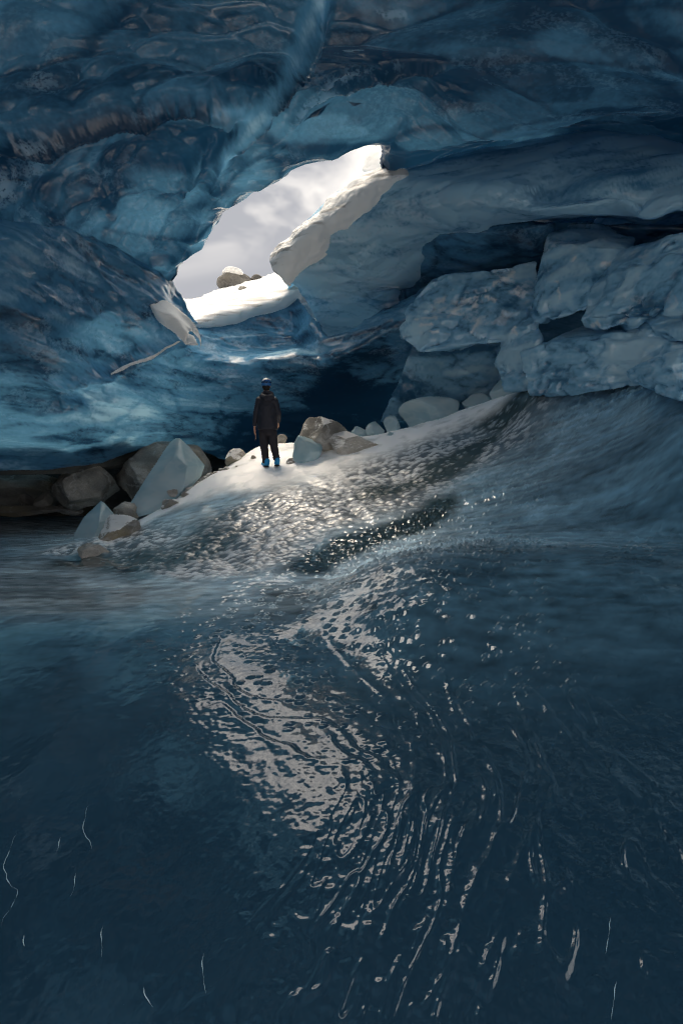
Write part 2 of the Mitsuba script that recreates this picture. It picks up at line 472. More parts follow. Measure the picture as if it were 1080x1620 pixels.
def ceiling_disp(G, N):
    h = cave_relief(G, 1.0, 21, (2.2, 1.1, 1.0))

    def rid(c, w, a, skew=None):
        g, t = gauss_along(G, curve_points(c, G), w)
        return a * g * np.clip(np.minimum(t, 1 - t) * 8 + 0.25, 0, 1)
    h += rid([(512, -40), (480, 60), (455, 115), (430, 160), (405, 195), (372, 230), (350, 262), (345, 292)], 0.11, 0.24)      # the pale vein
    h += rid([(505, -40), (470, 70), (428, 155), (400, 190), (362, 228)], 0.07, 0.12)
    h += rid([(-100, 225), (0, 243), (60, 238), (130, 212), (200, 192), (280, 178), (345, 184), (400, 165)], 0.13, 0.34)       # the long seam on the left
    h -= rid([(-100, 245), (0, 262), (70, 256), (140, 230), (210, 208), (290, 192), (340, 198)], 0.16, 0.28)
    h += rid([(340, 228), (310, 262), (285, 312), (282, 325)], 0.06, 0.10)
    h += rid([(200, 300), (235, 282), (290, 272), (330, 240)], 0.10, 0.10)
    h -= rid([(345, 180), (352, 140), (400, 128), (440, 128)], 0.10, 0.12)
    h += rid([(462, 208), (480, 180), (520, 155), (580, 125), (640, 98), (715, 92)], 0.10, 0.16)     # wet ribs at the right of the vein
    h += rid([(480, 170), (540, 128), (600, 110), (650, 104)], 0.05, 0.08)
    for x0, x1 in ((215, 255), (240, 275), (262, 292)):                                               # flutes above the lip
        h += rid([(x0 - 30, 405), (x0, 350), (x1, 300), (x1 + 20, 262)], 0.11, 0.10)
    # pleats of the lower right ceiling, running along the crevice
    pl = nfbm(np.stack([G[..., 0] * 0.55, G[..., 1] * 1.6 + 0.3 * G[..., 0], G[..., 2] * 1.6], -1), 4, 77) - 0.5
    pl = np.abs(pl)
    m = np.clip((G[..., 0] - 1.0) * 0.5, 0, 1) * np.clip((G[..., 1] - 6.0) * 0.4, 0, 1)
    h += m * (0.28 * (0.18 - pl))
    return h


G, F = patch(CCOLS, 580, 430, ceiling_disp)
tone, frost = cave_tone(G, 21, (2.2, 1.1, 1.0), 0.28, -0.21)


def mark(c, w, soft=0.5):
    g, t = gauss_along(G, curve_points(c, G), w)
    return g * np.clip(np.minimum(t, 1 - t) * 9, 0, 1)


sp = nfbm(warp(G, 1.5, 0.5, 3) * [1.2, 1.2, 1.2] * 1.6, 5, 71)
tone += 0.55 * mark([(512, -40), (480, 60), (455, 115), (430, 160), (405, 195), (372, 230), (350, 262), (345, 292)], 0.12)
tone -= 0.45 * mark([(-100, 255), (0, 258), (70, 252), (140, 226), (210, 206), (290, 190), (340, 198)], 0.16)
tone += 0.30 * mark([(200, 192), (280, 176), (345, 182), (400, 163)], 0.05)
frost += 0.9 * mark([(-100, 232), (0, 238), (60, 234), (130, 210)], 0.07) * ss(0.4, 0.6, sp)
frost += 1.0 * mark([(-60, 320), (10, 300), (60, 300), (70, 290)], 0.55) * ss(0.36, 0.52, sp)                    # rime on the left
frost += 0.8 * mark([(100, 315), (170, 310), (190, 300)], 0.30) * ss(0.44, 0.56, sp)
frost += 0.7 * mark([(-60, 130), (40, 120), (120, 110)], 0.40) * ss(0.45, 0.58, sp)
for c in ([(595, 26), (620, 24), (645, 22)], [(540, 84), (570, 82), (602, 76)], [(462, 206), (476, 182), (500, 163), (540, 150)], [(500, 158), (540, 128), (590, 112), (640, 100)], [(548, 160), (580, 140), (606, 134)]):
    frost += 1.3 * mark(c, 0.055) * ss(0.36, 0.5, sp)  # wet highlights painted pale into the frost
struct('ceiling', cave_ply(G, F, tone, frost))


# ------------------------------------------------------------------ side and back wall
def wall_sheet():
    cols = [
        [(-450, 335, 6.6), (-450, 420, 6.3), (-450, 540, 7.2), (-450, 650, 8.6), (-450, 735, 10)],
        [(-150, 345, 7.9), (-150, 430, 7.7), (-150, 550, 8.6), (-150, 655, 9.8), (-150, 738, 11.2)],
        [(0, 352, 8.5), (0, 440, 8.5), (0, 560, 9.3), (0, 660, 10.6), (0, 738, 12)],
        [(60, 358, 9.0), (60, 450, 9.1), (60, 560, 9.9), (60, 660, 11.0), (60, 737, 12.5)],
        [(120, 371, 9.9), (118, 450, 10.0), (115, 560, 10.7), (115, 660, 11.6), (118, 730, 13.0)],
        [(185, 398, 11.2), (180, 465, 11.2), (165, 565, 11.8), (170, 655, 12.6), (175, 717, 14)],
        [(258, 440, 13.0), (258, 478, 12.6), (215, 585, 12.6), (225, 650, 13.6), (240, 702, 15)],
        [(303, 515, 15.4), (300, 552, 14.6), (285, 595, 14.3), (295, 655, 15.0), (305, 705, 16)],
        [(350, 508, 16.6), (350, 553, 15.9), (345, 595, 15.4), (350, 655, 16.2), (355, 722, 17)],
        [(400, 492, 17.0), (400, 552, 16.5), (400, 585, 15.5), (405, 655, 17), (405, 722, 18.2)],
        [(455, 468, 17.2), (460, 545, 16.9), (460, 572, 15.1), (465, 650, 17.4), (465, 720, 19)],
        [(530, 536, 15.0), (530, 560, 14.5), (530, 585, 15.2), (535, 640, 17.6), (535, 720, 19.5)],
        [(585, 508, 14.4), (587, 532, 13.9), (590, 556, 14.6), (600, 620, 17.5), (600, 710, 19.8)],
        [(640, 474, 13.9), (645, 500, 13.3), (648, 530, 14.2), (650, 600, 17.0), (650, 700, 19.5)],
        [(720, 430, 13.9), (720, 480, 13.5), (720, 540, 14.6), (720, 600, 17.0), (720, 690, 19.0)],
        [(860, 420, 13.6), (860, 480, 13.4), (860, 540, 14.4), (860, 600, 16.5), (860, 690, 18.0)],
        [(1080, 420, 12.4), (1080, 480, 12.6), (1080, 540, 13.0), (1080, 600, 14.0), (1080, 690, 15.0)],
        [(1700, 420, 10.4), (1700, 480, 10.6), (1700, 540, 11.0), (1700, 600, 12.0), (1700, 690, 13.0)],
    ]
    out = []
    for i, c in enumerate(cols):
        P = pts(c)
        top = [P[0] + [0, 2.4, -0.3 - 0.0 * i], P[0] + [0, 0.8, 0.02]]
        bot = [P[-1] + [0, 0.9, -0.02], P[-1] + [0, 8.0, 1.6]]
        out.append(np.vstack([top, P, bot]))
    out = np.array(out)
    # the side wall goes on beside and behind the camera
    near = [np.array([[-9.0, y, 4.9], [-8.0, y, 4.7], [-7.2, y, 4.4], [-6.8, y, 3.6], [-6.4, y, 2.6], [-6.6, y, 1.6], [-7.0, y, 0.6], [-7.6, y, -0.3], [-8.6, y, -0.6]]) for y in (2.6, 3.4, 4.4)]
    return np.concatenate([near, out])


def wall_disp(G, N):
    Q = np.stack([G[..., 0] * 0.8, G[..., 1] * 0.8, G[..., 2] * 2.0], -1)
    h = cave_relief(Q, 0.55, 41, (1.8, 1.4, 1.0))
    lay = nfbm(np.stack([G[..., 0] * 0.5, G[..., 1] * 0.5, G[..., 2] * 2.6 + 0.5 * nfbm(G * 0.6, 2, 3)], -1), 4, 51) - 0.5
    h += 0.20 * (0.15 - np.abs(lay))

    def rid(c, w, a):
        g, t = gauss_along(G, curve_points(c, G), w)
        return a * g * np.clip(np.minimum(t, 1 - t) * 8 + 0.2, 0, 1)
    h += rid([(60, 600), (130, 598), (180, 590), (230, 566), (270, 543), (305, 532)], 0.16, 0.34)     # the shelf under the lip
    h -= rid([(90, 630), (180, 612), (235, 590), (290, 566)], 0.30, 0.22)
    return h


G, F = patch(wall_sheet(), 640, 330, wall_disp)
WALLG = G
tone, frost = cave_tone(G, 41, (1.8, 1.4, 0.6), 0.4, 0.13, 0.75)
tone += 0.12 * gauss_along(G, curve_points([(150, 640), (200, 640), (235, 660)], G), 0.6)[0]
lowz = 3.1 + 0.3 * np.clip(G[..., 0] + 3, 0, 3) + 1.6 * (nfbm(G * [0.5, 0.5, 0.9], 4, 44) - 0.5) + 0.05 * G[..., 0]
hollow_shade = ss(0.5, -0.5, G[..., 2] - lowz) * ss(-4.6, -2.4, G[..., 0])          # shade of the hollow, painted dark into the wall tone
tone -= 0.65 * hollow_shade
frost *= 1 - hollow_shade
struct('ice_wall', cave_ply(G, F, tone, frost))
# unseen dark sheet added behind the wall foot to keep daylight from hollow and gap
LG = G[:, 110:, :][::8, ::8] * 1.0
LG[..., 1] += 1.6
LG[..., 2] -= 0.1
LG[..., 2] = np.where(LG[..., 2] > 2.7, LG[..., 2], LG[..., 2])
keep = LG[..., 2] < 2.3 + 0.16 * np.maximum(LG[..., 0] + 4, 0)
lf = gridfaces(*LG.shape[:2])
lf = lf[keep.reshape(-1)[lf].all(1)]
struct('rock_baffle', ply(trimesh.Trimesh(LG.reshape(-1, 3), lf, process=False), 'rock_baffle', smooth=True))


# ------------------------------------------------------------------ the broad shelf of ice on the right, over the hollow
def shelf_sheet():
    cols = [
        [(437, 400, 13.5), (432, 414, 13.2), (440, 432, 13.6), (470, 452, 14.8), (500, 505, 16.4), (520, 560, 18.2)],
        [(470, 362, 13.0), (466, 382, 12.7), (480, 412, 13.1), (515, 452, 14.2), (540, 500, 16.0), (555, 550, 18.0)],
        [(515, 325, 12.6), (512, 346, 12.3), (530, 385, 12.6), (560, 435, 13.8), (580, 490, 15.7), (590, 540, 17.8)],
        [(570, 285, 12.2), (568, 308, 11.9), (588, 356, 12.0), (612, 410, 13.2), (630, 462, 15.2), (640, 510, 17.2)],
        [(625, 262, 12.0), (624, 282, 11.5), (642, 330, 11.5), (668, 385, 12.6), (690, 435, 14.4), (700, 480, 16.4)],
        [(690, 252, 11.9), (690, 268, 11.3), (705, 305, 10.9), (725, 350, 11.4), (745, 400, 13.0), (755, 450, 15.0)],
        [(760, 238, 11.9), (760, 252, 11.2), (768, 295, 10.5), (778, 335, 10.5), (785, 350, 11.4), (800, 380, 14.0)],
        [(850, 224, 11.7), (850, 238, 11.0), (852, 290, 10.0), (855, 336, 9.9), (858, 344, 10.6), (860, 350, 13.0)],
        [(950, 214, 11.2), (950, 228, 10.4), (952, 280, 9.4), (955, 332, 9.3), (958, 340, 9.9), (960, 344, 12.5)],
        [(1020, 220, 10.7), (1020, 232, 9.9), (1022, 290, 9.0), (1022, 345, 8.9), (1022, 350, 9.5), (1022, 350, 12)],
        [(1080, 232, 10.2), (1080, 245, 9.4), (1080, 290, 8.6), (1080, 326, 8.5), (1080, 336, 9.1), (1080, 340, 11.5)],
        [(1300, 235, 8.8), (1300, 250, 8.2), (1300, 290, 7.6), (1300, 330, 7.5), (1300, 340, 8.0), (1300, 345, 10)],
        [(1700, 240, 7.0), (1700, 255, 6.6), (1700, 290, 6.2), (1700, 330, 6.2), (1700, 340, 6.6), (1700, 345, 8)],
    ]
    out = []
    for c in cols:
        P = pts(c)
        out.append(np.vstack([[P[0] + [0, 6.0, -0.4], P[0] + [0, 1.8, 0.10]], P]))
    first = out[0] * 0.8 + np.array([[0, 0.6, 0]] * 8) + out[0].mean(0) * 0.2
    return np.array(out)


def shelf_disp(G, N):
    Q = np.stack([G[..., 0] * 0.7, G[..., 1] * 1.1, G[..., 2] * 1.7], -1)
    h = cave_relief(Q, 0.5, 61, (1.8, 1.2, 1.0))
    lay = nfbm(np.stack([G[..., 0] * 0.4, G[..., 1] * 0.7, G[..., 2] * 2.2 - 0.5 * G[..., 0]], -1), 4, 63) - 0.5
    h += 0.22 * (0.15 - np.abs(lay))

    def rid(c, w, a):
        g, t = gauss_along(G, curve_points(c, G), w)
        return a * g * np.clip(np.minimum(t, 1 - t) * 8 + 0.2, 0, 1)
    h -= rid([(640, 300), (720, 300), (800, 300), (850, 290)], 0.25, 0.12)
    h += rid([(840, 285), (900, 300), (960, 315), (1010, 340)], 0.30, 0.28)
    h -= rid([(560, 400), (600, 420), (640, 440), (680, 450)], 0.5, 0.2)
    return h


G, F = patch(shelf_sheet(), 520, 300, shelf_disp)
SHELFG = G
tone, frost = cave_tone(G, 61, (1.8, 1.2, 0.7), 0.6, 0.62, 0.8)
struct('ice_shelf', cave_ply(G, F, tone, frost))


# the dark face between the shelf and the fallen blocks
def under_sheet():
    cols = [
        [(600, 395, 15.2), (610, 420, 15.2), (620, 450, 15.4), (630, 480, 15.6)],
        [(672, 351, 12.6), (680, 375, 12.5), (688, 410, 13.2), (692, 450, 14.4)],
        [(740, 342, 12.2), (745, 370, 11.9), (750, 400, 12.6), (755, 440, 14.0)],
        [(800, 340, 11.9), (805, 365, 11.6), (812, 395, 12.2), (820, 430, 13.6)],
        [(860, 346, 11.7), (858, 365, 11.6), (856, 395, 12.2), (855, 430, 13.4)],
        [(905, 352, 12.0), (905, 375, 12.3), (905, 400, 13.0), (905, 440, 14.0)],
        [(1080, 360, 11.5), (1080, 375, 11.8), (1080, 400, 12.0), (1080, 440, 13.0)],
        [(1600, 360, 9.5), (1600, 375, 9.8), (1600, 400, 10.0), (1600, 440, 11.0)],
    ]
    return np.array([np.vstack([[pts(c)[0] + [0, 2.5, -0.3], pts(c)[0] + [0, 0.7, 0.0]], pts(c), [pts(c)[-1] + [0, 2.0, -0.5]]]) for c in cols])


G, F = patch(under_sheet(), 260, 120, lambda G, N: cave_relief(G * [1, 1, 1.6], 0.35, 71))
tone, frost = cave_tone(G, 71, (1.4, 1.2, 0.8), 0.3, 0.0, 0.4)
struct('ice_hollow', cave_ply(G, F, tone, frost))

# dark rock sheets added behind and left of ice to shut out stray daylight
bx = np.linspace(-16, 16, 90)
bz = np.linspace(-1.5, 4.6, 30)
BX, BZ = np.meshgrid(bx, bz, indexing='ij')
BG = np.stack([BX, 20.5 - 0.02 * BX ** 2 + 0 * BZ, BZ], -1)
BG[..., 1] += 1.6 * (nfbm(BG * 0.5, 4, 8) - 0.5)
struct('rock_baffle', ply(mesh(BG, gridfaces(90, 30)), 'rock_baffle', smooth=True))

BG = np.stack([-11.5 - 0.8 * np.sin(BX * 0.4), 5.5 + (BX + 16) * 0.5, BZ], -1)  # unseen left sheet, added to block daylight from the gap
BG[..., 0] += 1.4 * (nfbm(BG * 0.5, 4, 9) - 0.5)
struct('rock_baffle', ply(mesh(BG, gridfaces(90, 30)), 'rock_baffle', smooth=True))

# the right-hand side wall, beside and behind the camera
rc = []
for y, xs in ((2.6, 7.8), (4.0, 8.4), (6.0, 9.0), (9.0, 10.5), (13.0, 12.0), (19.0, 13.5)):
    xs += 1.5 + 0.18 * max(y, 0)
    rc.append([[xs + 1.5, y, 6.4], [xs + 0.4, y, 5.4], [xs, y, 4.0], [xs + 0.3, y, 2.6], [xs + 0.2, y, 1.2], [xs + 0.6, y, -1.0]])
G, F = patch(np.array(rc), 160, 90, lambda G, N: cave_relief(G, 0.6, 91))
tone, frost = cave_tone(G, 91, (1.4, 1.2, 0.8), 0.3, 0.0, 0.4)
struct('side_wall', cave_ply(G, F, tone, frost))

# snowy cover added unseen above the ceiling, cut open to shape the light
from shapely.geometry import Polygon
from shapely import contains_xy
HOLE = Polygon([(-5.6, 12.6), (-3.2, 10.4), (-1.3, 9.2), (1.2, 9.1), (2.0, 11.6), (5, 12.6), (12, 12.2), (11, 24), (-13, 24), (-13, 9.5), (-8.5, 9.0)]).buffer(0.1)
tx, ty = np.linspace(-30, 30, 241), np.linspace(2.2, 24, 116)
TX, TY = np.meshgrid(tx, ty, indexing='ij')
TZ = 8.6 + 0.10 * (TY - 8) + 0.5 * (nfbm(np.stack([TX * 0.2, TY * 0.2, TX * 0], -1), 4, 3) - 0.5)
tf = gridfaces(241, 116)
tv = np.stack([TX, TY, TZ], -1).reshape(-1, 3)
cen = tv[tf].mean(1)
tf = tf[~contains_xy(HOLE, cen[:, 0], cen[:, 1])]
struct('light_cover', ply(trimesh.Trimesh(tv, tf, process=False), 'cover_sheet', smooth=True))
# ------------------------------------------------------------------ the frozen floor and the snowy mound
def floor_controls():
    p = [(x, y, 0.0) for x, y in ((-7, 4), (-7, 8), (-8, 12), (-9, 16), (-6, 20), (-4, 1), (-2, 0), (0, 0.5), (-4, 4), (-2.5, 2.5), (-1, 1.5), (-0.8, 3.6), (-2.2, 5.2), (-4.5, 6.5), (-4.5, 9), (-5.5, 13), (-5.8, 18),
                               (0.6, 2), (1.4, 1), (0.2, 3.3), (-3, -3), (0, -4), (-7, -4))]
    p += [(3, -4, 0.1), (6, -4, 0.3), (3, 1, 0.1), (6, 1.5, 0.5), (2.2, 2.2, 0.03), (8, 4, 1.0), (4, 3.5, 0.35)]
    p += [(x, y, 0.0) for x in (-2.4, -1.7, -1.0, -0.4) for y in (2.8, 3.6, 4.4, 5.2)] + [(0.1, 2.6, 0), (0.15, 3.4, 0), (0.1, 4.2, 0), (0.0, 4.9, 0), (-1.2, 6.0, 0.02), (-2.2, 6.2, 0.01)]
    q = [(120, 888, 9.2), (235, 922, 7.4), (300, 916, 7.3), (150, 868, 9.6), (200, 834, 11), (262, 800, 11.6), (300, 776, 11.8), (335, 752, 12.0), (385, 728, 12.6), (421, 737, 12.1), (438, 731, 12.3), (405, 708, 13.6), (465, 702, 13.6),
         (545, 694, 13.2), (600, 688, 13.1), (640, 678, 13.1), (730, 648, 13.1), (800, 625, 13.0), (838, 619, 11.6), (900, 620, 11.1), (990, 613, 10.4), (1036, 617, 9.4), (1080, 630, 8.7), (1200, 640, 7.9),
         (270, 850, 9.6), (330, 830, 9.6), (400, 795, 10.2), (500, 790, 9.9), (340, 790, 11), (450, 850, 8.5), (385, 893, 7.6), (520, 850, 8.3), (460, 905, 7.1),
         (600, 760, 10.6), (560, 820, 8.9), (700, 715, 11.2), (640, 790, 9.4), (800, 665, 11.6), (900, 655, 10.4), (1000, 660, 9.2), (1080, 680, 7.9),
         (700, 800, 9.1), (850, 780, 8.4), (1000, 770, 7.7), (1080, 780, 7.0), (600, 862, 7.9), (700, 852, 7.7), (850, 845, 7.2), (1080, 845, 6.5),
         (535, 912, 7.0), (520, 925, 6.5), (580, 895, 6.45), (650, 877, 6.3), (800, 871, 6.1), (950, 870, 5.9), (1080, 873, 5.7),
         (600, 940, 5.6), (650, 950, 5.1), (800, 950, 5.0), (1080, 950, 4.7), ]
    p += [(0.76, 4.2, 0.02), (1.6, 3.9, 0.05), (2.4, 3.5, 0.1), (0.9, 3.0, 0.0)]
    p = [(x, y, z - 0.085 * min(max(5.3 - y, 0), 5.3)) for x, y, z in p]      # the near ice rises gently away from the camera
    p += [tuple(at(*k)) for k in q]
    # behind the crest the mound falls away again
    for k in ((200, 834, 11), (262, 800, 11.6), (335, 752, 12.0)):
        c = at(*k)
        p.append((c[0] - 0.8, c[1] + 2.0, max(c[2] - 0.9, 0.0)))
    for k in ((405, 708, 13.6), (465, 702, 13.6), (545, 694, 13.2), (640, 678, 13.1), (730, 648, 13.1), (800, 625, 13.0)):
        c = at(*k)
        p.append((c[0], c[1] + 2.5, c[2] - 0.9))
    p += [(4.5, 16, 1.9), (9, 14, 2.8), (0, 20, 1.0), (5, 20, 1.0), (11, 10, 3.0), (10, 7, 2.0), (11, 20, 1.5)]
    return np.array(p)


FC = floor_controls()
FLOOR = RBFInterpolator(FC[:, :2], FC[:, 2], kernel='thin_plate_spline', smoothing=0.015)


def plan(seq):
    """Plan positions of photo pixels on the flat ice near the camera."""
    out = []
    for px, py in seq:
        d = FWD + np.array([1.0, 0, 0]) * (px - 540) / FPX + UPV * (810 - py) / FPX
        z = 0.0
        for _ in range(14):
            t = (z - EYE[2]) / d[2]
            X = EYE + d * t
            z = z * 0.4 + 0.6 * float(FLOOR(X[None, :2])[0])
        out.append(X[:2])
    return np.array(out)


def along(xy, poly, step=0.03):
    """Distance to a plan polyline, signed side, position 0..1 along it."""
    t = np.concatenate([[0], np.cumsum(np.linalg.norm(np.diff(poly, axis=0), axis=1))])
    u = np.arange(0, t[-1], step)
    c = PchipInterpolator(t, poly)(u)
    d, i = cKDTree(c).query(xy)
    return d, i / max(len(u) - 1, 1)


ss = lambda a, b, x: (lambda t: t * t * (3 - 2 * t))(np.clip((x - a) / (b - a), 0, 1))

ys = np.concatenate([np.linspace(-5, 0.9, 40)[:-1], np.geomspace(0.9, 21.0, 1000)])
ss_ = np.concatenate([np.linspace(-2.6, -1.02, 14)[:-1], np.linspace(-1.02, 1.02, 640), np.linspace(1.02, 2.6, 14)[1:]])
half = np.maximum(ys, 0.9) * 0.62 + 0.55
FX = np.clip(ss_[:, None] * half[None, :], -14, 14)
far = np.abs(ss_) > 1.02
FX[far] = np.sign(ss_[far])[:, None] * (half[None, :] * 1.02 + (np.abs(ss_[far]) - 1.02)[:, None] / 1.58 * np.maximum(14 - half[None, :] * 1.02, 0.2))
FY = np.broadcast_to(ys[None, :], FX.shape).copy()
XY = np.stack([FX, FY], -1).reshape(-1, 2)
Z0 = np.concatenate([FLOOR(XY[k:k + 60000]) for k in range(0, len(XY), 60000)])
X, Y = XY[:, 0], XY[:, 1]
P3 = np.stack([X, Y, Z0], -1)


def n2(x, y, seed=0, oct=3):
    return nfbm(np.stack([x, y, np.zeros_like(x) + seed * 1.37], -1), oct, seed)


# --- regions, in plan
SNOW_CREST = np.array([at(*k)[:2] for k in ((190, 842, 10.8), (262, 802, 11.6), (335, 756, 12.0), (421, 737, 12.3), (520, 702, 13.0), (640, 680, 13.0), (730, 650, 13.0), (820, 628, 12.9))])
d_crest, t_crest = along(XY, SNOW_CREST)
wob = n2(X * 0.9, Y * 0.9, 3, 4) - 0.5
snow_w = np.interp(t_crest, [0, 0.25, 0.42, 0.6, 0.8, 1.0], [0.4, 1.0, 2.6, 1.9, 1.0, 0.6])
snow = ss(1.35, 0.45, d_crest / snow_w + wob * 0.9) * ss(9.0, 9.6, Y + 0 * X)
MOUND = np.array([at(*k)[:2] for k in ((170, 880, 9.4), (240, 898, 8.1), (310, 880, 8.3), (390, 835, 9.1), (480, 800, 9.7), (570, 775, 10.3), (650, 735, 10.9), (760, 672, 11.8))])
d_m, t_m = along(XY, MOUND)
scaly = ss(1.7, 0.9, d_m + wob * 0.8) * (1 - ss(0.72, 1.0, t_m) * 0.4)
foot = ss(0.02, 0.055, Z0 + 0.05 * wob)
scaly *= foot
DIRT = [([(590, 780, 10.0), (680, 765, 10.2), (745, 728, 10.9)], 0.30, 1.0), ([(690, 745, 10.7), (770, 715, 11.2)], 0.24, 0.9), ([(790, 675, 11.8), (850, 660, 11.8), (890, 640, 12.1)], 0.42, 0.95),
        ([(500, 900, 7.4), (560, 868, 8.0), (640, 838, 8.4), (700, 800, 9.1)], 0.34, 0.85), ([(215, 915, 7.6), (300, 850, 9.3), (420, 800, 10.2)], 0.22, 0.55), ([(135, 885, 9.1), (200, 890, 8.7), (250, 890, 8.2), (330, 850, 9.0)], 0.55, 0.75)]
dirt = np.zeros_like(X)
for c, w, a in DIRT:
    d, t = along(XY, np.array([at(*k)[:2] for k in c]))
    dirt = np.maximum(dirt, a * ss(1.5, 0.4, d / w + 1.1 * (n2(X * 1.8, Y * 1.8, 8, 4) - 0.5)))
FROST = np.array([at(*k)[:2] for k in ((-100, 950, 7), (100, 900, 8.2), (250, 950, 6.6), (400, 925, 6.9), (520, 870, 8), (640, 800, 9.2), (800, 740, 10.2))])
d_f, _ = along(XY, FROST)
d_f = np.minimum(d_f, along(XY, np.array([[-3.4, 9.5], [-5.0, 10.5], [-6.0, 13.0], [-7.0, 16.0]]))[0])
frost = ss(5.0, 6.8, Y) * (1 - 0.75 * ss(0.6, 2.2, X)) * ss(3.6, 0.3, d_f + 1.6 * wob) * 0.9
pale = 0.5 + 1.6 * (n2(X * 0.45 + 2 * wob, Y * 0.9, 15, 5) - 0.5)

# --- relief
Z = Z0.copy()
lodf = np.clip(1.6 - Y / 14, 0.5, 1)
und = n2(X * 0.35, Y * 0.5, 5, 3) - 0.5
Z += 0.08 * und * ss(5.5, 8, Y)
# scaly, wind-worn snow ice on the mound
a_, b_ = worley(np.stack([X * 1.0 + 0.15 * Y, Y, 0 * X], -1) + 0.06 * (wob[:, None]), 0.085, 19, (1.5, 0.9, 9))
scales = np.clip(1 - a_ * 1.25, 0, 1)
lump = n2(X * 3.0, Y * 3.0, 23, 4) - 0.5
furrow = np.abs(n2(X * 0.7 + 0.35 * Y, Y * 0.35 - X * 0.15, 29, 3) - 0.5)
Z += scaly * (1 - 0.75 * snow) * (0.036 * scales + 0.05 * lump - 0.35 * np.clip(0.12 - furrow, 0, 1) * 1.6)
Z += snow * (0.12 * (n2(X * 1.3, Y * 1.3, 31, 4) - 0.5) + 0.05 * lump)
# frozen ripples: across the slope far off, along the flow near the camera
FLOWC = plan([(560, 960), (640, 1100), (665, 1240), (600, 1400), (500, 1610)])
fx = np.interp(Y, FLOWC[::-1, 1], FLOWC[::-1, 0])
wv = n2(X * 1.1, Y * 1.1, 37, 3) - 0.5
s_l = X - fx + 0.22 * wv + 0.05 * (n2(X * 5, Y * 2.5, 39, 2) - 0.5)
s_y = Y + 0.30 * X + 0.5 * wv + 0.06 * (n2(X * 4, Y * 4, 41, 2) - 0.5)
cross = ss(3.0, 5.5, Y + 0.9 * (X - 1.0))                                           # 1: ripples lie across
nl = n2(s_l * 7.0, Y * 1.3 + 0.6 * X, 43, 3) - 0.5
nc = n2(X * 1.0, s_y * 6.0, 45, 3) - 0.5
ncf = n2(X * 2.6, s_y * 14.0, 47, 2) - 0.5
iso = n2(X * 9, Y * 7, 49, 3) - 0.5
calm = np.exp(-(((X - plan([(440, 1120)])[0][0]) / 0.7) ** 2 + ((Y - 3.9) / 1.1) ** 2))
right = ss(-0.9, 0.3, X - 0.06 * Y + 0.3 * wob)
floor_w = (1 - scaly) * (1 - snow)
near = ss(9, 3, Y)
amp = floor_w * (0.22 + 0.78 * right) * (1 - 0.8 * calm)
far_ = ss(3.0, 8.0, Y)
iso2 = n2(X * 21, Y * 20, 50, 3) - 0.5
Z += amp * ((1 - cross) * 0.017 * nl + cross * (0.020 * nc + (0.011 + 0.006 * far_) * ncf) + (0.012 + 0.008 * far_) * iso + (0.008 + 0.008 * far_) * iso2)
Z += floor_w * calm * (0.003 * nl + 0.004 * iso + 0.0042 * iso2)
# frozen drops and beads: every one throws its own glint
BEADS = np.array([at(*k)[:2] for k in ((890, 640, 10.8), (800, 735, 9.6), (690, 800, 8.9), (640, 900, 6.6), (620, 980, 5.4))])
d_b, _ = along(XY, BEADS)
dens = np.maximum(ss(2.6, 0.3, d_b + 1.0 * wob) * ss(0.25, 0.55, n2(X * 2.2, Y * 2.2, 66, 3) + 0.15), 0.75 * ss(4.6, 6.5, Y) * ss(0.5, 2.0, X) * ss(0.44, 0.6, n2(X * 1.7, Y * 1.7, 66, 3)))
ba, bb, br = worley(np.stack([X, Y, 0 * X], -1), 0.085, 67, (1.2, 0.8, 9), True)
Z += floor_w * dens * 0.036 * np.sqrt(np.maximum(1 - (ba / (0.22 + 0.16 * br)) ** 2, 0)) * (br > 0.3)
# ridges left by running water, in long broken lines
rl = n2(s_l * 4.2 + 3, Y * 0.75 + 0.5 * X, 68, 3)
brk = ss(0.38, 0.52, n2(X * 5, Y * 2.6, 69, 3))
zone = ss(-0.35, 0.35, s_l + 0.25 * wob) * ss(1.9, 0.9, s_l) * ss(6.6, 5.4, Y)
Z += zone * brk * 0.0075 * np.exp(-((np.abs((rl * 6) % 1 - 0.5)) / 0.11) ** 2)
rl2 = n2(s_l * 6.5 + 9, Y * 1.1 + 0.8 * X, 73, 3)
near_c = np.exp(-(s_l / 0.42) ** 2) * ss(3.6, 2.6, Y)
Z += near_c * (0.012 * (n2(X * 8, Y * 9, 74, 3) - 0.5) + 0.005 * (n2(X * 18, Y * 20, 75, 2) - 0.5) + 0.006 * np.exp(-((np.abs((rl2 * 5) % 1 - 0.5)) / 0.12) ** 2))
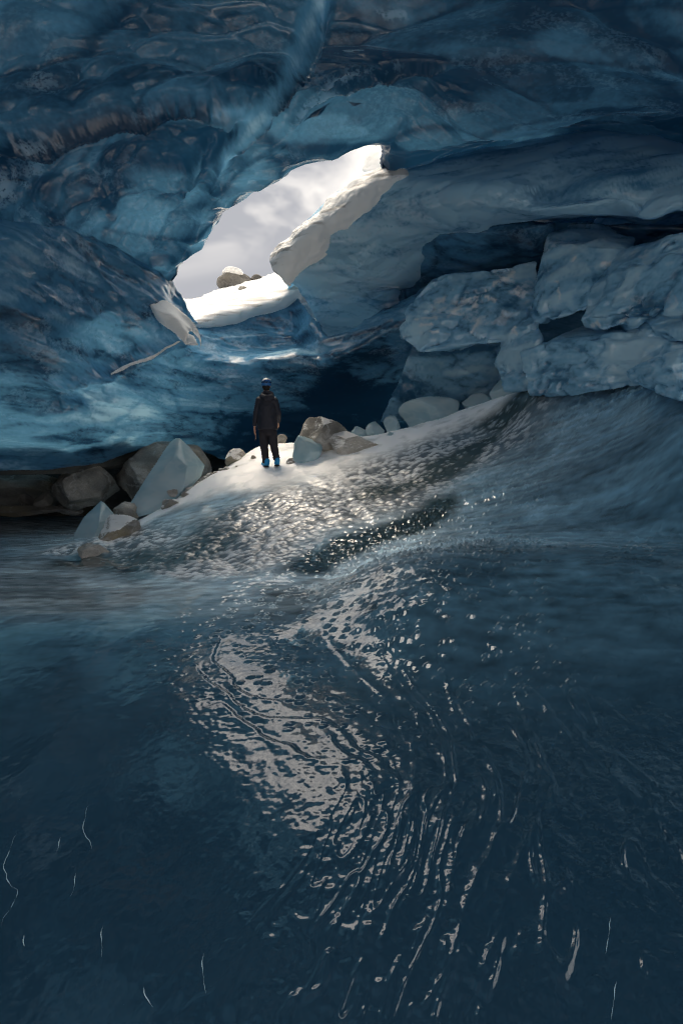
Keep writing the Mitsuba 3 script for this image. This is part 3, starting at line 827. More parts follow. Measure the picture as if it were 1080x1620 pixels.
# cracks that run through the mirror of the opening
CRACKS = [[(352, 1005), (338, 1035), (366, 1070), (372, 1085), (440, 1108), (480, 1106)], [(308, 1050), (335, 1080), (362, 1098), (380, 1115), (440, 1136), (500, 1135), (545, 1160), (560, 1180), (600, 1200), (640, 1250)],
          [(345, 1110), (400, 1150), (425, 1170), (460, 1180), (490, 1198), (525, 1200)], [(520, 1160), (540, 1185), (575, 1205), (600, 1230)], [(470, 1095), (520, 1100), (560, 1120), (600, 1150), (630, 1195)]]
for c in CRACKS:
    poly = plan(c)
    d, t = along(XY, poly, 0.01)
    tt = np.concatenate([[0], np.cumsum(np.linalg.norm(np.diff(poly, axis=0), axis=1))])
    cc = PchipInterpolator(tt, poly)(np.arange(0, tt[-1], 0.01))
    tg = np.gradient(cc, axis=0)
    ix = np.round(t * max(len(cc) - 1, 1)).astype(int)
    sd = (X - cc[ix, 0]) * -tg[ix, 1] + (Y - cc[ix, 1]) * tg[ix, 0]
    sd = np.sign(sd) * d + 0.07 * (n2(X * 6, Y * 6, 58, 4) - 0.5)
    Z -= 0.0075 * np.tanh(sd / 0.013) * np.exp(-np.abs(sd) / 0.06) * np.clip(np.minimum(t, 1 - t) * 10, 0.0, 1) * np.sign(tg[:, 0].sum() + 1e-9)
for c in ([(505, 985), (560, 1060), (620, 1120), (655, 1200), (645, 1270), (590, 1380), (500, 1500)], [(560, 1000), (640, 1100), (690, 1180), (700, 1260), (640, 1400), (560, 1560)], [(640, 1000), (720, 1100), (770, 1200), (790, 1300), (740, 1420), (720, 1530)],
          [(720, 960), (800, 1060), (850, 1180), (840, 1300), (790, 1450), (770, 1545)]):
    d, t = along(XY, plan(c), 0.01)
    Z += 0.006 * np.exp(-(d / 0.020) ** 2) * np.clip(np.minimum(t, 1 - t) * 6, 0, 1) * ss(0.35, 0.6, n2(X * 4, Y * 4, 59, 2))
grng = np.random.default_rng(77)
gl = floor_w * np.maximum(ss(3.6, 0.4, d_b + 0.8 * wob), 0.25) * ss(5.6, 7.0, Y) * ss(-0.6, 0.6, X) * ss(0.36, 0.6, n2(X * 1.4, Y * 1.4, 91, 3))
Z += gl * (grng.random(len(X)) < 0.10) * grng.uniform(0.012, 0.045, len(X))            # grains of refrozen ice, which glint
FLOOR_Z = Z

# --- colour (of the ice itself: clear and dark, frosted, sandy, snow-covered)
C = np.empty((len(X), 3))
deep, mid, fro, sno, mud = (np.array(c) for c in ((0.0025, 0.014, 0.030), (0.075, 0.17, 0.245), (0.54, 0.65, 0.69), (0.84, 0.835, 0.82), (0.018, 0.033, 0.034)))
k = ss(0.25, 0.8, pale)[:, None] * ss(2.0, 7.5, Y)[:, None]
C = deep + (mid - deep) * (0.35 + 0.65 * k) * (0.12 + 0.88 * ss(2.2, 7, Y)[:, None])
fr = np.clip(frost * (0.5 + 0.5 * ss(0.3, 0.7, pale)), 0, 1)[:, None]
tex = n2(X * 1.3 + 0.3 * wob, Z0 * 15 + Y * 7.0 + 0.8 * wob, 61, 5)
fr = np.clip(fr * (0.6 + 0.75 * ss(0.3, 0.75, tex)[:, None]), 0, 1)
C = C * (1 - fr) + fro * fr
pl = np.array([at(*k)[:2] for k in ((300, 885, 8.3), (430, 850, 8.9), (560, 800, 9.6), (690, 740, 10.6), (800, 670, 11.3))])
d_p, _ = along(XY, pl)
pw = ((1 - 0.9 * scaly) * (1 - 0.8 * ss(1.0, 2.6, X)) * ss(1.5, 0.2, d_p + 0.8 * wob) * (0.30 + 0.70 * ss(0.30, 0.65, tex)))[:, None]
C = C * (1 - pw) + np.array([0.50, 0.54, 0.55]) * pw
g = scaly[:, None]
sc_c = np.array([0.055, 0.06, 0.066]) + (sno * 0.72 - 0.05) * ss(0.22, 0.6, scales + 0.5 * lump + 0.25 * (wob))[:, None]
C = C * (1 - 0.85 * g) + sc_c * 0.85 * g
dd = np.clip(1.3 * dirt, 0, 1)[:, None] * (1 - 0.6 * ss(0.55, 0.85, scales + lump)[:, None])
C = C * (1 - dd) + mud * dd
sn = np.clip(snow * (0.55 + 0.6 * ss(0.2, 0.6, 0.5 + lump + 0.5 * wob)), 0, 1)[:, None]
C = C * (1 - sn) + sno * sn
fine = n2(X * 7, Y * 11, 81, 4) - 0.5
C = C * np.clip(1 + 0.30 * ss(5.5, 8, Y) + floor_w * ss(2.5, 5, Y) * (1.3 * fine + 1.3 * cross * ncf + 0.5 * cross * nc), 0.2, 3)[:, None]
rough = np.clip(0.06 + 0.45 * snow + 0.22 * scaly + 0.04 * fr[:, 0] + 0.04 * (pale - 0.5) * ss(3, 6, Y), 0.035, 0.7)
Z += floor_w * fr[:, 0] * 0.010 * (tex - 0.5)
V = np.stack([X, Y, Z], -1)
nu, nv = FX.shape
f = gridfaces(nu, nv)
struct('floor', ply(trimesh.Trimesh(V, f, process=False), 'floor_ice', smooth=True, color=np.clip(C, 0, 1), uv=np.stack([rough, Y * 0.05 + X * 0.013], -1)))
FTREE = cKDTree(XY)


def ground(x, y):
    d, i = FTREE.query([x, y], k=4)
    return float(np.average(FLOOR_Z[i], weights=1 / (d + 1e-4)))
# ------------------------------------------------------------------ snow at the opening, and outside
def snow_sheet(name, cols, nu, nv, bump=0.06, freq=1.6, mat='layered_snow', seed=0):
    def d(G, N):
        lay = nfbm(np.stack([G[..., 0] * 0.6, G[..., 1] * 0.6, G[..., 2] * 9 + 1.2 * nfbm(G * 0.8, 2, 4)], -1), 3, seed) - 0.5
        return bump * 2 * (nfbm(G * freq, 5, seed + 3) - 0.5) + 0.9 * bump * (np.minimum(worley(G, 0.35, seed + 8)[0], 0.9) - 0.5) + 0.08 * lay * np.clip(1 - np.abs(N[..., 2]) * 1.2, 0, 1)
    G, F = patch(np.array(cols), nu, nv, d)
    return ply(mesh(G, F), mat, smooth=True)


bank = []
for low, lip, top, mid, crest in (
        ((225, 486, 14.2), (222, 478, 14.0), (228, 470, 14.6), (240, 466, 17), (250, 462, 20)),
        ((262, 500, 16.0), (260, 492, 15.7), (268, 482, 16.4), (275, 478, 19), (280, 474, 23)),
        ((312, 521, 16.0), (309, 512, 15.7), (306, 500, 16.2), (310, 482, 19), (318, 470, 23)),
        ((350, 511, 16.3), (350, 501, 16.0), (348, 484, 16.5), (345, 468, 20), (352, 456, 24)),
        ((395, 498, 16.6), (396, 489, 16.3), (392, 470, 16.8), (388, 456, 20), (392, 444, 25)),
        ((440, 485, 16.7), (441, 475, 16.4), (436, 456, 17.0), (426, 444, 21), (432, 433, 26)),
        ((468, 466, 16.6), (473, 455, 16.3), (470, 444, 17.0), (460, 434, 21), (470, 424, 26)),
        ((500, 450, 16.6), (505, 445, 16.4), (505, 435, 17.0), (500, 424, 21), (520, 414, 26)),
        ((620, 440, 16.6), (620, 432, 16.4), (620, 424, 17.0), (620, 410, 21), (640, 400, 26))):
    P = pts([low, lip, top, mid, crest])
    bank.append(np.vstack([[P[0] + [0, 0.9, -0.05]], P, [P[-1] + [0, 5, -0.4], P[-1] + [0, 30, -6]]]))
struct('snowfield', snow_sheet('snowfield', bank, 200, 160, 0.10, 1.1, seed=5))

cap = []
for a, b, c in (((446, 440, 13.3), (430, 420, 13.0), (433, 402, 13.2)), ((452, 432, 13.0), (440, 410, 12.7), (446, 387, 13.0)), ((474, 414, 12.7), (462, 392, 12.35), (470, 362, 12.7)), ((500, 394, 12.5), (488, 370, 12.05), (495, 339, 12.5)),
                ((528, 372, 12.3), (516, 350, 11.85), (522, 317, 12.3)), ((556, 350, 12.0), (545, 327, 11.65), (548, 296, 12.1)), ((584, 328, 11.75), (573, 306, 11.45), (575, 277, 11.95)), ((610, 308, 11.6), (600, 291, 11.3), (600, 265, 11.8)),
                ((634, 290, 11.4), (628, 280, 11.2), (624, 265, 11.75)), ((648, 278, 11.4), (645, 273, 11.35), (642, 266, 11.6))):
    P = pts([a, b, c])
    M_ = (P[1] + P[2]) / 2 + [-0.03, -0.10, 0.05]
    cap.append(np.vstack([[P[0] + [0.14, 0.45, 0.0]], P[:2], [M_], P[2:], [P[-1] + [0.3, 0.8, 0.12], P[-1] + [0.8, 2.6, -0.25]]]))
k = thing('snow_cornice', 'thick layered snow lying along the ice shelf at the right edge of the opening', 'snow')
scene[k] = snow_sheet('cap', cap, 300, 160, 0.10, 1.9, seed=9)

k = thing('snow_hump', 'small rounded heap of snow in the top right corner of the opening', 'snow')
m = chunk(solid([(572, 270, 14.6), (580, 244, 14.6), (592, 226, 14.6), (604, 220, 14.6), (618, 226, 14.4), (634, 262, 14.0), (606, 252, 14.0), (600, 280, 14)], back=1.6), 0.08, 0.05, 2.0, 14, 3)
scene[k] = ply(m, 'snow', smooth=True)

k = thing('snow_flap', 'undercut flap of snow on the ice at the lower left corner of the opening', 'snow')
fl = []
for a, b, c in (((238, 486, 12.6), (236, 479, 12.4), (248, 474, 12.7)), ((252, 508, 12.5), (252, 492, 12.2), (266, 480, 12.7)), ((272, 522, 12.7), (272, 503, 12.4), (284, 495, 13.0)), ((290, 540, 13.0), (291, 522, 12.7), (300, 513, 13.4)), ((296, 541, 13.2), (297, 534, 13.0), (301, 524, 13.5))):
    P = pts([a, b, c])
    fl.append(np.vstack([[P[0] + [0.05, 0.25, 0.05]], P, [P[-1] + [0.08, 0.30, 0.0], P[-1] + [0.10, 0.55, -0.25]]]))
scene[k] = snow_sheet('flap', fl, 90, 60, 0.03, 3.0, 'snow', seed=12)

k = thing('snow_strip', 'thin bright strip of snow on the ledge running down left from the opening', 'snow')
C3 = curve_points([(176, 592), (205, 574), (240, 566), (268, 546), (290, 536), (312, 532)], WALLG, 2.0)
C3 = np.stack([np.convolve(np.pad(C3[:, i], 6, mode='edge'), np.ones(13) / 13, 'valid') for i in range(3)], -1)
st = []
for i in range(0, len(C3), 3):
    c = C3[i] + (EYE - C3[i]) / np.linalg.norm(EYE - C3[i]) * 0.03
    w = 0.036 * math.sin(math.pi * min(max((i + 2) / (len(C3) + 2), 0.03), 0.97)) ** 0.6 * (0.6 + 0.8 * float(nnoise(np.array([[i * 0.09, 3.0, 0]]))[0]))
    st.append([c + w * np.array([0.2 * math.sin(q), -math.sin(q) * 1.6, -math.cos(q)]) for q in np.linspace(-0.9, math.pi + 0.9, 9)])
scene[k] = snow_sheet('strip', st, 160, 30, 0.012, 6.0, 'snow', seed=14)
k = thing('snow_lump', 'little lump of snow with a drip of ice below the snow flap', 'snow')
m = chunk(solid([(284, 540, 13.6), (296, 527, 13.5), (306, 530, 13.5), (311, 541, 13.4), (314, 546, 13.45), (300, 545, 13.4), (290, 546, 13.5)], back=0.5), 0.04, 0.02, 4.0, 6, 4)
scene[k] = ply(m, 'snow', smooth=True)


def rocks(name, seed, box, Y, label, cat='rock', group=None, mat='rock', **kw):
    k = thing(name, label, cat, group)
    scene[k] = ply(rock(seed, box, Y, **kw), mat, smooth=28)
    return k


b = thing('boulder', 'large grey boulder with a cap of snow, on the snowfield outside the opening', 'boulder')
m = rock(4, (342, 428, 399, 462), 23.0, planes=8, rough=0.05)
part(b, 'stone', ply(m, 'weathered_rock', smooth=20))
v = np.array(m.vertices)
lo, hi = v.min(0), v.max(0)
cx, cz = (lo[0] + hi[0]) / 2, hi[2]
capm = trimesh.creation.icosphere(subdivisions=4)
cv = np.array(capm.vertices)
cv = cv * [0.42, 0.6, 0.14] * (1 + 0.25 * (nfbm(cv * 2 + 4, 3, 6) - 0.5))[:, None]
cv[:, 2] -= 0.18 * cv[:, 0] ** 2 * np.sign(cv[:, 0] + 0.001) * 0 + 0.25 * np.clip(-cv[:, 0], 0, 1) ** 2
capm.vertices = cv + [cx - 0.08, (lo[1] + hi[1]) / 2 - 0.1, cz - 0.03]
part(b, 'snow_cap', ply(capm, 'snow', smooth=True))
rocks('boulder', 7, (396, 433, 417, 450), 23.5, 'small brown rock right of the snow-capped boulder outside', 'boulder', mat='weathered_rock', planes=9)
rocks('boulder', 8, (375, 450, 393, 460), 20.5, 'flat brown stone half buried in the snowfield outside', 'boulder', mat='dusted_rock')
rocks('boulder', 9, (256, 468, 277, 488), 19.5, 'dark rock tip at the lower left corner of the opening', 'boulder')

# ------------------------------------------------------------------ fallen blocks of glacier ice on the right


def ice_block(label, hulls, edge=0.055, amp=0.13, freq=1.3, sm=4, seed=0, back=1.2, mat='block_ice', fine=0.30, cat='ice block', group=None, name='ice_block'):
    k = thing(name, label, cat, group)
    scene[k] = ply(chunk(solid(*hulls, back=back), edge, amp, freq, sm, seed, fine), mat, smooth=True if sm else 32)
    return k


def melted(M, edge, its, relief, seed, base=0.25, frosty=0.35, strokes=(), layers=0.35):
    """A mass of hulls run together by melting, with the relief and the tone of glacier ice."""
    m = from_manifold(M.refine_to_length(edge))
    trimesh.smoothing.filter_taubin(m, lamb=0.55, nu=0.56, iterations=its)
    v, n = np.array(m.vertices), np.array(m.vertex_normals)
    Q = v * [1, 1, 1.4]
    a, b = worley(warp(Q, 0.9, 0.7, seed), 0.75, seed + 1, (1.3, 1.1, 1))
    c, d = worley(warp(Q, 1.6, 0.35, seed + 2), 0.24, seed + 3, (1.4, 1.2, 1))
    cr = nfbm(warp(Q, 1.0, 0.6, seed + 5) * 0.9, 4, seed + 6)
    h = 0.15 * (np.minimum(a, 0.9) ** 2 - 0.3) + 0.045 * (np.minimum(c, 0.9) ** 2 - 0.3) - 0.09 * np.exp(-((cr - 0.5) / 0.018) ** 2) + 0.16 * (nfbm(v * 1.6, 4, seed + 7) - 0.5)
    m.vertices = v + n * (relief * h)[:, None]
    v = np.array(m.vertices)
    t, f = cave_tone(v[None], seed + 20, (1.2, 1.0, 0.9), frosty, base, 0.55)
    t, f = t[0], f[0]
    t = 0.58 + 1.6 * (t - t.mean()) + 0.35 * (base - 0.5)
    t -= 0.30 * np.exp(-((cr - 0.5) / 0.014) ** 2)
    for s_ in strokes:
        cpts = curve_points(s_, v[None], 2.0)
        f += 1.5 * np.exp(-(cKDTree(cpts).query(v)[0] / 0.035) ** 2)
    return ply(m, 'broken_ice', smooth=True, uv=np.stack([np.clip(t, 0, 1), np.clip(f, 0, 1)], -1))


STROKES = [[(655, 505), (672, 498), (690, 500)], [(660, 515), (680, 510)], [(712, 495), (728, 480), (742, 472)], [(748, 482), (755, 468), (765, 460)], [(765, 470), (778, 468), (786, 474)], [(746, 520), (752, 508), (755, 500)],
           [(690, 478), (700, 470)], [(782, 450), (800, 438), (812, 430)], [(676, 520), (690, 522)], [(878, 445), (881, 460), (884, 472)], [(902, 410), (909, 402)], [(952, 412), (960, 414)], [(808, 525), (815, 515), (812, 530)],
           [(935, 516), (945, 512)], [(980, 505), (990, 502)], [(842, 380), (846, 392)]]
W = solid([(632, 536, 13.4), (636, 500, 13.3), (660, 462, 13.2), (684, 440, 13.1), (760, 425, 12.7), (848, 412, 12.4), (852, 500, 12.1), (800, 540, 12.2), (720, 545, 12.6), (665, 556, 13.0)],
          [(790, 535, 12.4), (805, 518, 12.1), (852, 490, 11.8), (856, 560, 11.7), (834, 622, 11.8), (800, 618, 12.2), (784, 575, 12.5)],
          [(866, 380, 11.5), (868, 356, 12.4), (930, 350, 12.2), (1000, 374, 11.4), (926, 390, 10.9), (988, 396, 10.5), (1005, 440, 10.3), (926, 490, 10.6), (884, 502, 11.1), (846, 508, 11.6), (842, 460, 11.8)],
          [(980, 398, 10.5), (1080, 364, 9.3), (1240, 330, 8.4), (1240, 490, 8.4), (1080, 496, 9.1), (1005, 497, 9.7), (950, 522, 10.2), (926, 516, 10.6), (930, 460, 10.6)],
          [(962, 432, 10.2), (1080, 402, 8.95), (1240, 372, 8.1), (1240, 490, 8.1), (1080, 494, 8.8), (1004, 494, 9.55), (940, 500, 10.3)],
          [(930, 520, 11.2), (1010, 508, 9.85), (1080, 506, 9.2), (1240, 500, 8.4), (1240, 545, 8.3), (1080, 540, 9.0), (1015, 530, 9.8), (940, 545, 11)], back=1.7)
k = thing('broken_ice_wall', 'broken wall of pale blue ice with white scratches and dark slots, above the slope on the right', 'ice wall')
scene[k] = melted(W, 0.055, 9, 1.0, 2, 0.56, 0.45, STROKES)
k = thing('ice_recess', 'dark undercut face of ice beneath the scratched ice wall, beside the black hollow', 'ice face')
scene[k] = melted(solid([(655, 540, 14.0), (790, 525, 13.2), (800, 600, 14.0), (795, 635, 14.8), (700, 645, 15.4), (600, 668, 16.0), (640, 600, 15.4)], back=1.5), 0.07, 8, 0.7, 9, 0.10, 0.1)
k = thing('ice_slab', 'long pale slab of ice lying along the top of the slope on the right', 'ice slab')
scene[k] = melted(solid([(822, 557, 11.3), (868, 542, 10.8), (960, 535, 10.2), (1015, 520, 9.9), (1050, 536, 9.4), (1110, 548, 9.0), (1100, 594, 9.1), (990, 614, 10.0), (900, 626, 10.8), (838, 626, 11.3), (828, 600, 11.3), (926, 516, 12.0), (1000, 510, 11.3)], back=0.7),
                  0.045, 6, 0.6, 12, 0.72, 0.5)
k = thing('ice_block', 'dirty ice block with brown grit at the right edge, below the long pale slab', 'ice block')
scene[k] = melted(solid([(991, 588, 9.5), (1008, 577, 9.2), (1080, 556, 8.5), (1200, 530, 7.9), (1200, 640, 7.7), (1080, 632, 8.4), (1036, 618, 8.9), (998, 604, 9.3), (1060, 580, 8.5)], back=1.0), 0.045, 4, 0.5, 15, 0.38, 0.3)

CH = 'ice chunks along the foot of the hollow'
for seed, box, Y, lab in ((3, (632, 627, 728, 690), 13.4, 'largest of the loose ice chunks at the mouth of the dark hollow'),
                          (5, (733, 620, 784, 655), 13.2, 'flat-topped ice chunk right of the largest loose chunk'),
                          (8, (778, 596, 834, 640), 12.7, 'angular ice chunk at the foot of the crumbling pillar'),
                          (12, (606, 657, 634, 688), 13.2, 'upright rounded ice chunk just left of the largest loose chunk'),
                          (13, (578, 666, 609, 692), 13.2, 'middle-sized rounded ice chunk, second to the left of the largest loose chunk'),
                          (14, (552, 674, 582, 696), 13.4, 'low ice chunk behind the end of the flat snowy rock'),
                          (15, (609, 683, 625, 697), 12.7, 'tiny ice chunk standing on the snow in front of the loose chunks')):
    k = thing('ice_chunk', lab, 'ice chunk')
    scene[k] = ply(rock(seed, box, Y, planes=9, sub=4, rough=0.025), 'clear_ice', smooth=30)

# ------------------------------------------------------------------ ice and rocks on the left of the mound
ice_block('big upright wedge of pale ice leaning among boulders left of the person',
          [[(278, 693, 12.5), (284, 693, 12.5), (299, 706, 12.7), (324, 736, 12.6), (318, 754, 12.5), (292, 782, 12.2), (262, 806, 11.8), (204, 822, 11.5), (202, 803, 11.6), (236, 748, 12.1), (268, 701, 12.5), (276, 722, 12.1), (296, 738, 12.05), (289, 775, 11.9)]],
          edge=0.06, amp=0.012, freq=2.5, sm=0, seed=3, back=0.55, mat='clear_ice', fine=0, name='ice_wedge', cat='ice block')
ice_block('small pyramid of clear ice standing on the frozen pool at the left',
          [[(160, 792, 11.3), (166, 796, 11.3), (180, 812, 11.3), (183, 822, 11.2), (162, 860, 10.9), (117, 856, 10.9), (117, 846, 11.0), (132, 819, 11.1), (157, 826, 10.8), (148, 852, 10.7)]],
          edge=0.05, amp=0.012, freq=3, sm=0, seed=4, back=0.6, mat='clear_ice', fine=0, name='ice_pyramid', cat='ice block')
ice_block('flat piece of clear ice frozen into the floor below the mound',
          [[(384, 926, 6.75), (398, 914, 7.0), (432, 920, 6.85), (474, 918, 6.95), (478, 932, 6.7), (440, 946, 6.4), (398, 944, 6.45), (410, 930, 6.6), (450, 930, 6.6)]],
          edge=0.03, amp=0.02, freq=5, sm=3, seed=6, back=0.12, mat='clear_ice', fine=0.1, name='ice_piece', cat='ice piece')

rocks('boulder', 21, (70, 720, 174, 808), 14.6, 'brownish boulder under the left wall, nearest the dark gap', 'boulder', planes=11, depth=1.6)
rocks('boulder', 24, (160, 686, 312, 812), 14.9, 'biggest grey boulder, right behind the big ice wedge', 'boulder', planes=13, depth=2.2)
rocks('boulder', 27, (268, 700, 330, 770), 15.8, 'dark slanting rock peeping out behind the top of the ice wedge', 'boulder', planes=9)
rocks('boulder', 28, (-40, 740, 84, 812), 17.5, 'dark boulder deep in the gap under the left wall', 'boulder')
for s, bx_, Y, lab in ((31, (26, 780, 54, 806), 16.2, 'small dark stone left of its twin on the shore under the wall'), (32, (47, 778, 80, 806), 15.8, 'small angular stone in front of the brownish boulder'),
                       (33, (-14, 800, 94, 819), 15.6, 'long flat stone at the far shore of the frozen pool'), (34, (88, 800, 128, 817), 15.0, 'flat stone at the foot of the brownish boulder'),
                       (35, (172, 794, 214, 826), 11.4, 'dark mossy rock between the ice pyramid and the ice wedge'), (36, (140, 816, 216, 872), 10.3, 'slanting layered rock at the left foot of the mound'),
                       (37, (112, 862, 168, 892), 9.4, 'thin rock plate sticking out of the ice at the mound\'s left tip'), (38, (254, 789, 288, 815), 11.4, 'pale rock at the lower right foot of the ice wedge')):
    rocks('stone', s, bx_, Y, lab, mat='dusted_rock' if s in (36, 38) else 'rock', sub=4)
rocks('stone', 41, (356, 709, 389, 743), 12.9, 'square brown rock with snow on top, left of the person', mat='dusted_rock', planes=9)
rocks('stone', 42, (361, 756, 382, 774), 11.9, 'small dark stone in the snow below the square brown rock', sub=4)
rocks('stone', 43, (344, 744, 361, 758), 12.2, 'small grey stone just above the small dark stone', sub=4)
rocks('stone', 44, (452, 723, 474, 743), 12.1, 'dark split stone in the snow right of the boots', mat='dusted_rock', sub=4)
rocks('stone', 45, (396, 720, 405, 728), 12.6, 'tiny brown stone between the square rock and the boots', sub=3)
rocks('stone', 46, (437, 686, 454, 706), 14.4, 'pale pointed stone behind the legs of the person', sub=4, planes=7)
rocks('stone', 47, (284, 779, 301, 791), 11.6, 'little dark stone beside the right foot of the ice wedge', sub=3)
rocks('stone', 48, (264, 774, 280, 787), 11.5, 'little stone leaning on the front of the ice wedge', sub=3)
rng = np.random.default_rng(5)
n_ = 0
while n_ < 40:
    px_, py_ = rng.uniform(268, 400), rng.uniform(738, 800)
    line = 800 - (px_ - 262) * 0.62
    if not line - 14 < py_ < line + 16:
        continue
    Y_ = 11.9 + (800 - py_) * 0.006
    s_ = rng.uniform(2.0, 5.5)
    k = thing('pebble', 'pebble scattered on the snow between the ice wedge and the square brown rock', 'pebble', 'pebbles on the snow slope')
    scene[k] = ply(rock(100 + n_, (px_ - s_, py_ - s_ * 0.7, px_ + s_, py_ + s_ * 0.7), Y_, planes=8, sub=2), 'dusted_rock' if n_ % 3 else 'rock', smooth=30)
    v = meshkit.WRITTEN[scene[k]['filename']][0]
    c_ = v.mean(0)
    scene[k]['to_world'] = T().translate([0, 0, ground(c_[0], c_[1]) + 0.01 - float(c_[2])])
    n_ += 1
rocks('snowy_boulder', 51, (462, 658, 552, 735), 12.3, 'rounded boulder under snow right of the person', 'boulder', mat='dusted_rock', planes=14, rough=0.035)
k = thing('ice_chunk', 'pale greenish ice chunk leaning on the front of the snowy boulder', 'ice chunk')
scene[k] = ply(rock(52, (462, 688, 509, 732), 11.95, planes=8, sub=4, rough=0.02), 'clear_ice', smooth=30)
rocks('flat_rock', 53, (518, 680, 604, 722), 12.2, 'flat rock half covered by snow, right of the snowy boulder', mat='dusted_rock', planes=12)

# pale ribbons painting the glints on cracks in the near ice
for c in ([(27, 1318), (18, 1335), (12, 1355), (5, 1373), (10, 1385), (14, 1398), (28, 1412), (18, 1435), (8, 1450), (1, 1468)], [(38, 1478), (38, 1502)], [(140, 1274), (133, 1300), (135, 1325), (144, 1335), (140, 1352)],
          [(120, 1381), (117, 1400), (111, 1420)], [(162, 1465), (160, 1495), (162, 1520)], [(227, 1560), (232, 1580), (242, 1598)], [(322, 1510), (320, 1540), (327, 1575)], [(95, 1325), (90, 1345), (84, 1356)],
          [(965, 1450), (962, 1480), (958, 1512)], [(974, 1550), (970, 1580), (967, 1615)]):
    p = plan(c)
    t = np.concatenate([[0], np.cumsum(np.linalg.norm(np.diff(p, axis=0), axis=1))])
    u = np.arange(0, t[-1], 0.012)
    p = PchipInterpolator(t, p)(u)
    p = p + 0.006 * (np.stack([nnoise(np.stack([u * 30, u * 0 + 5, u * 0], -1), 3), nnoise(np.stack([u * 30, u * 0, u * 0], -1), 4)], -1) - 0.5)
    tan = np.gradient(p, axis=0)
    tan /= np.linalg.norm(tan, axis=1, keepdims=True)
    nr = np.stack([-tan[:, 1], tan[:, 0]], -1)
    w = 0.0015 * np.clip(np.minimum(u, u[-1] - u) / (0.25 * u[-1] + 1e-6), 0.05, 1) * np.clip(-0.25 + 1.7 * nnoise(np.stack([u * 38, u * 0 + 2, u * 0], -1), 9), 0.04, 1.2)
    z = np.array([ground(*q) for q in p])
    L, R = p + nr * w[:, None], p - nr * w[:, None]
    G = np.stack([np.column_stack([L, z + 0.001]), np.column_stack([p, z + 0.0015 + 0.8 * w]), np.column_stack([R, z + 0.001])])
    part('floor', 'crack_glint', ply(mesh(G, gridfaces(3, len(u))[:, ::-1]), 'glint_paint', smooth=False))
scene['glint_paint'] = {'type': 'twosided', 'bsdf': {'type': 'principled', 'base_color': {'type': 'rgb', 'value': [0.26, 0.36, 0.43]}, 'roughness': 0.25, 'specular': 0.6}}  # pale tone of the painted glints

# ------------------------------------------------------------------ the person
def fabric(name, col, rough=0.75, sheen=0.2):
    c = np.array(col)
    scene[name] = {'type': 'twosided', 'bsdf': {'type': 'principled', 'base_color': proc(lambda p, n, uv: mix(tuple((c * 0.75).tolist()), tuple((c * 1.3).tolist()), fbm(p.x * 14, p.y * 14, p.z * 8, 3))), 'roughness': rough, 'sheen': sheen, 'specular': 0.3}}


fabric('jacket_cloth', (0.026, 0.026, 0.036), 0.55)
fabric('trouser_cloth', (0.028, 0.025, 0.030))
fabric('boot_blue', (0.02, 0.26, 0.52), 0.5, 0)
fabric('sole_rubber', (0.02, 0.02, 0.02), 0.8, 0)
fabric('skin', (0.55, 0.30, 0.21), 0.5, 0)
fabric('hair_dark', (0.02, 0.016, 0.014), 0.7, 0)
fabric('helmet_blue', (0.04, 0.16, 0.42), 0.3, 0)
fabric('helmet_white', (0.62, 0.64, 0.66), 0.3, 0)
fabric('strap_black', (0.012, 0.012, 0.014), 0.6, 0)
fabric('logo_white', (0.7, 0.7, 0.7), 0.6, 0)
PY = 12.1
FOOT = at(421, 739, PY)
DZ = ground(FOOT[0], FOOT[1]) - FOOT[2] + 0.005


def pp(px, py, dy=0.0):
    return at(px, py, PY) + np.array([0, dy, DZ])


def ball(c, r, n=2):
    s = trimesh.creation.icosphere(subdivisions=n)
    return np.array(s.vertices) * np.asarray(r) + c


def bones(chains, edge=0.022, it=10, seed=0, wrinkle=0.0, freq=9.0):
    M = None
    for chain in chains:
        for (c0, r0), (c1, r1) in zip(chain[:-1], chain[1:]):
            K = manifold(hull_mesh(np.vstack([ball(c0, r0), ball(c1, r1)])))
            M = K if M is None else M + K
    m = from_manifold(M.refine_to_length(edge))
    trimesh.smoothing.filter_taubin(m, lamb=0.5, nu=0.51, iterations=it)
    if wrinkle:
        v = np.array(m.vertices)
        m.vertices = v + m.vertex_normals * ((nfbm(v * [freq, freq, freq * 1.5], 3, seed) - 0.5) * 2 * wrinkle)[:, None]
    return m


person = thing('person', 'person seen from behind in dark jacket and trousers, blue boots and blue and white helmet', 'person')
head, neck = pp(421.3, 611.5, 0.0), pp(421.5, 624)
sL, sR, eL, eR = pp(410.5, 635.5), pp(434, 636.5), pp(405.2, 657, 0.02), pp(439.2, 656, 0.06)
wL, wR = pp(402.2, 675, 0.05), pp(438.2, 668, 0.26)
chest, waist, hip = pp(421.8, 645), pp(422.5, 668), pp(423.5, 682)
hL, hR, kL, kR, aL, aR = pp(416.8, 686), pp(430.2, 686), pp(417.6, 709, 0.03), pp(433.2, 708, 0.03), pp(421.0, 733), pp(437.4, 728)
chains = [[(head, (0.075, 0.095, 0.105)), (pp(421.4, 619), 0.06), (neck, 0.055), (pp(421.8, 632), 0.08), (chest, (0.14, 0.1, 0.12)), (waist, (0.13, 0.1, 0.1)), (hip, (0.14, 0.11, 0.1))],
          [(chest, 0.1), (sL, 0.06), (eL, 0.045), (wL, 0.028)], [(chest, 0.1), (sR, 0.06), (eR, 0.045), (wR, 0.028)],
          [(hip, 0.1), (hL, 0.08), (kL, 0.055), (aL, 0.04)], [(hip, 0.1), (hR, 0.08), (kR, 0.055), (aR, 0.04)]]


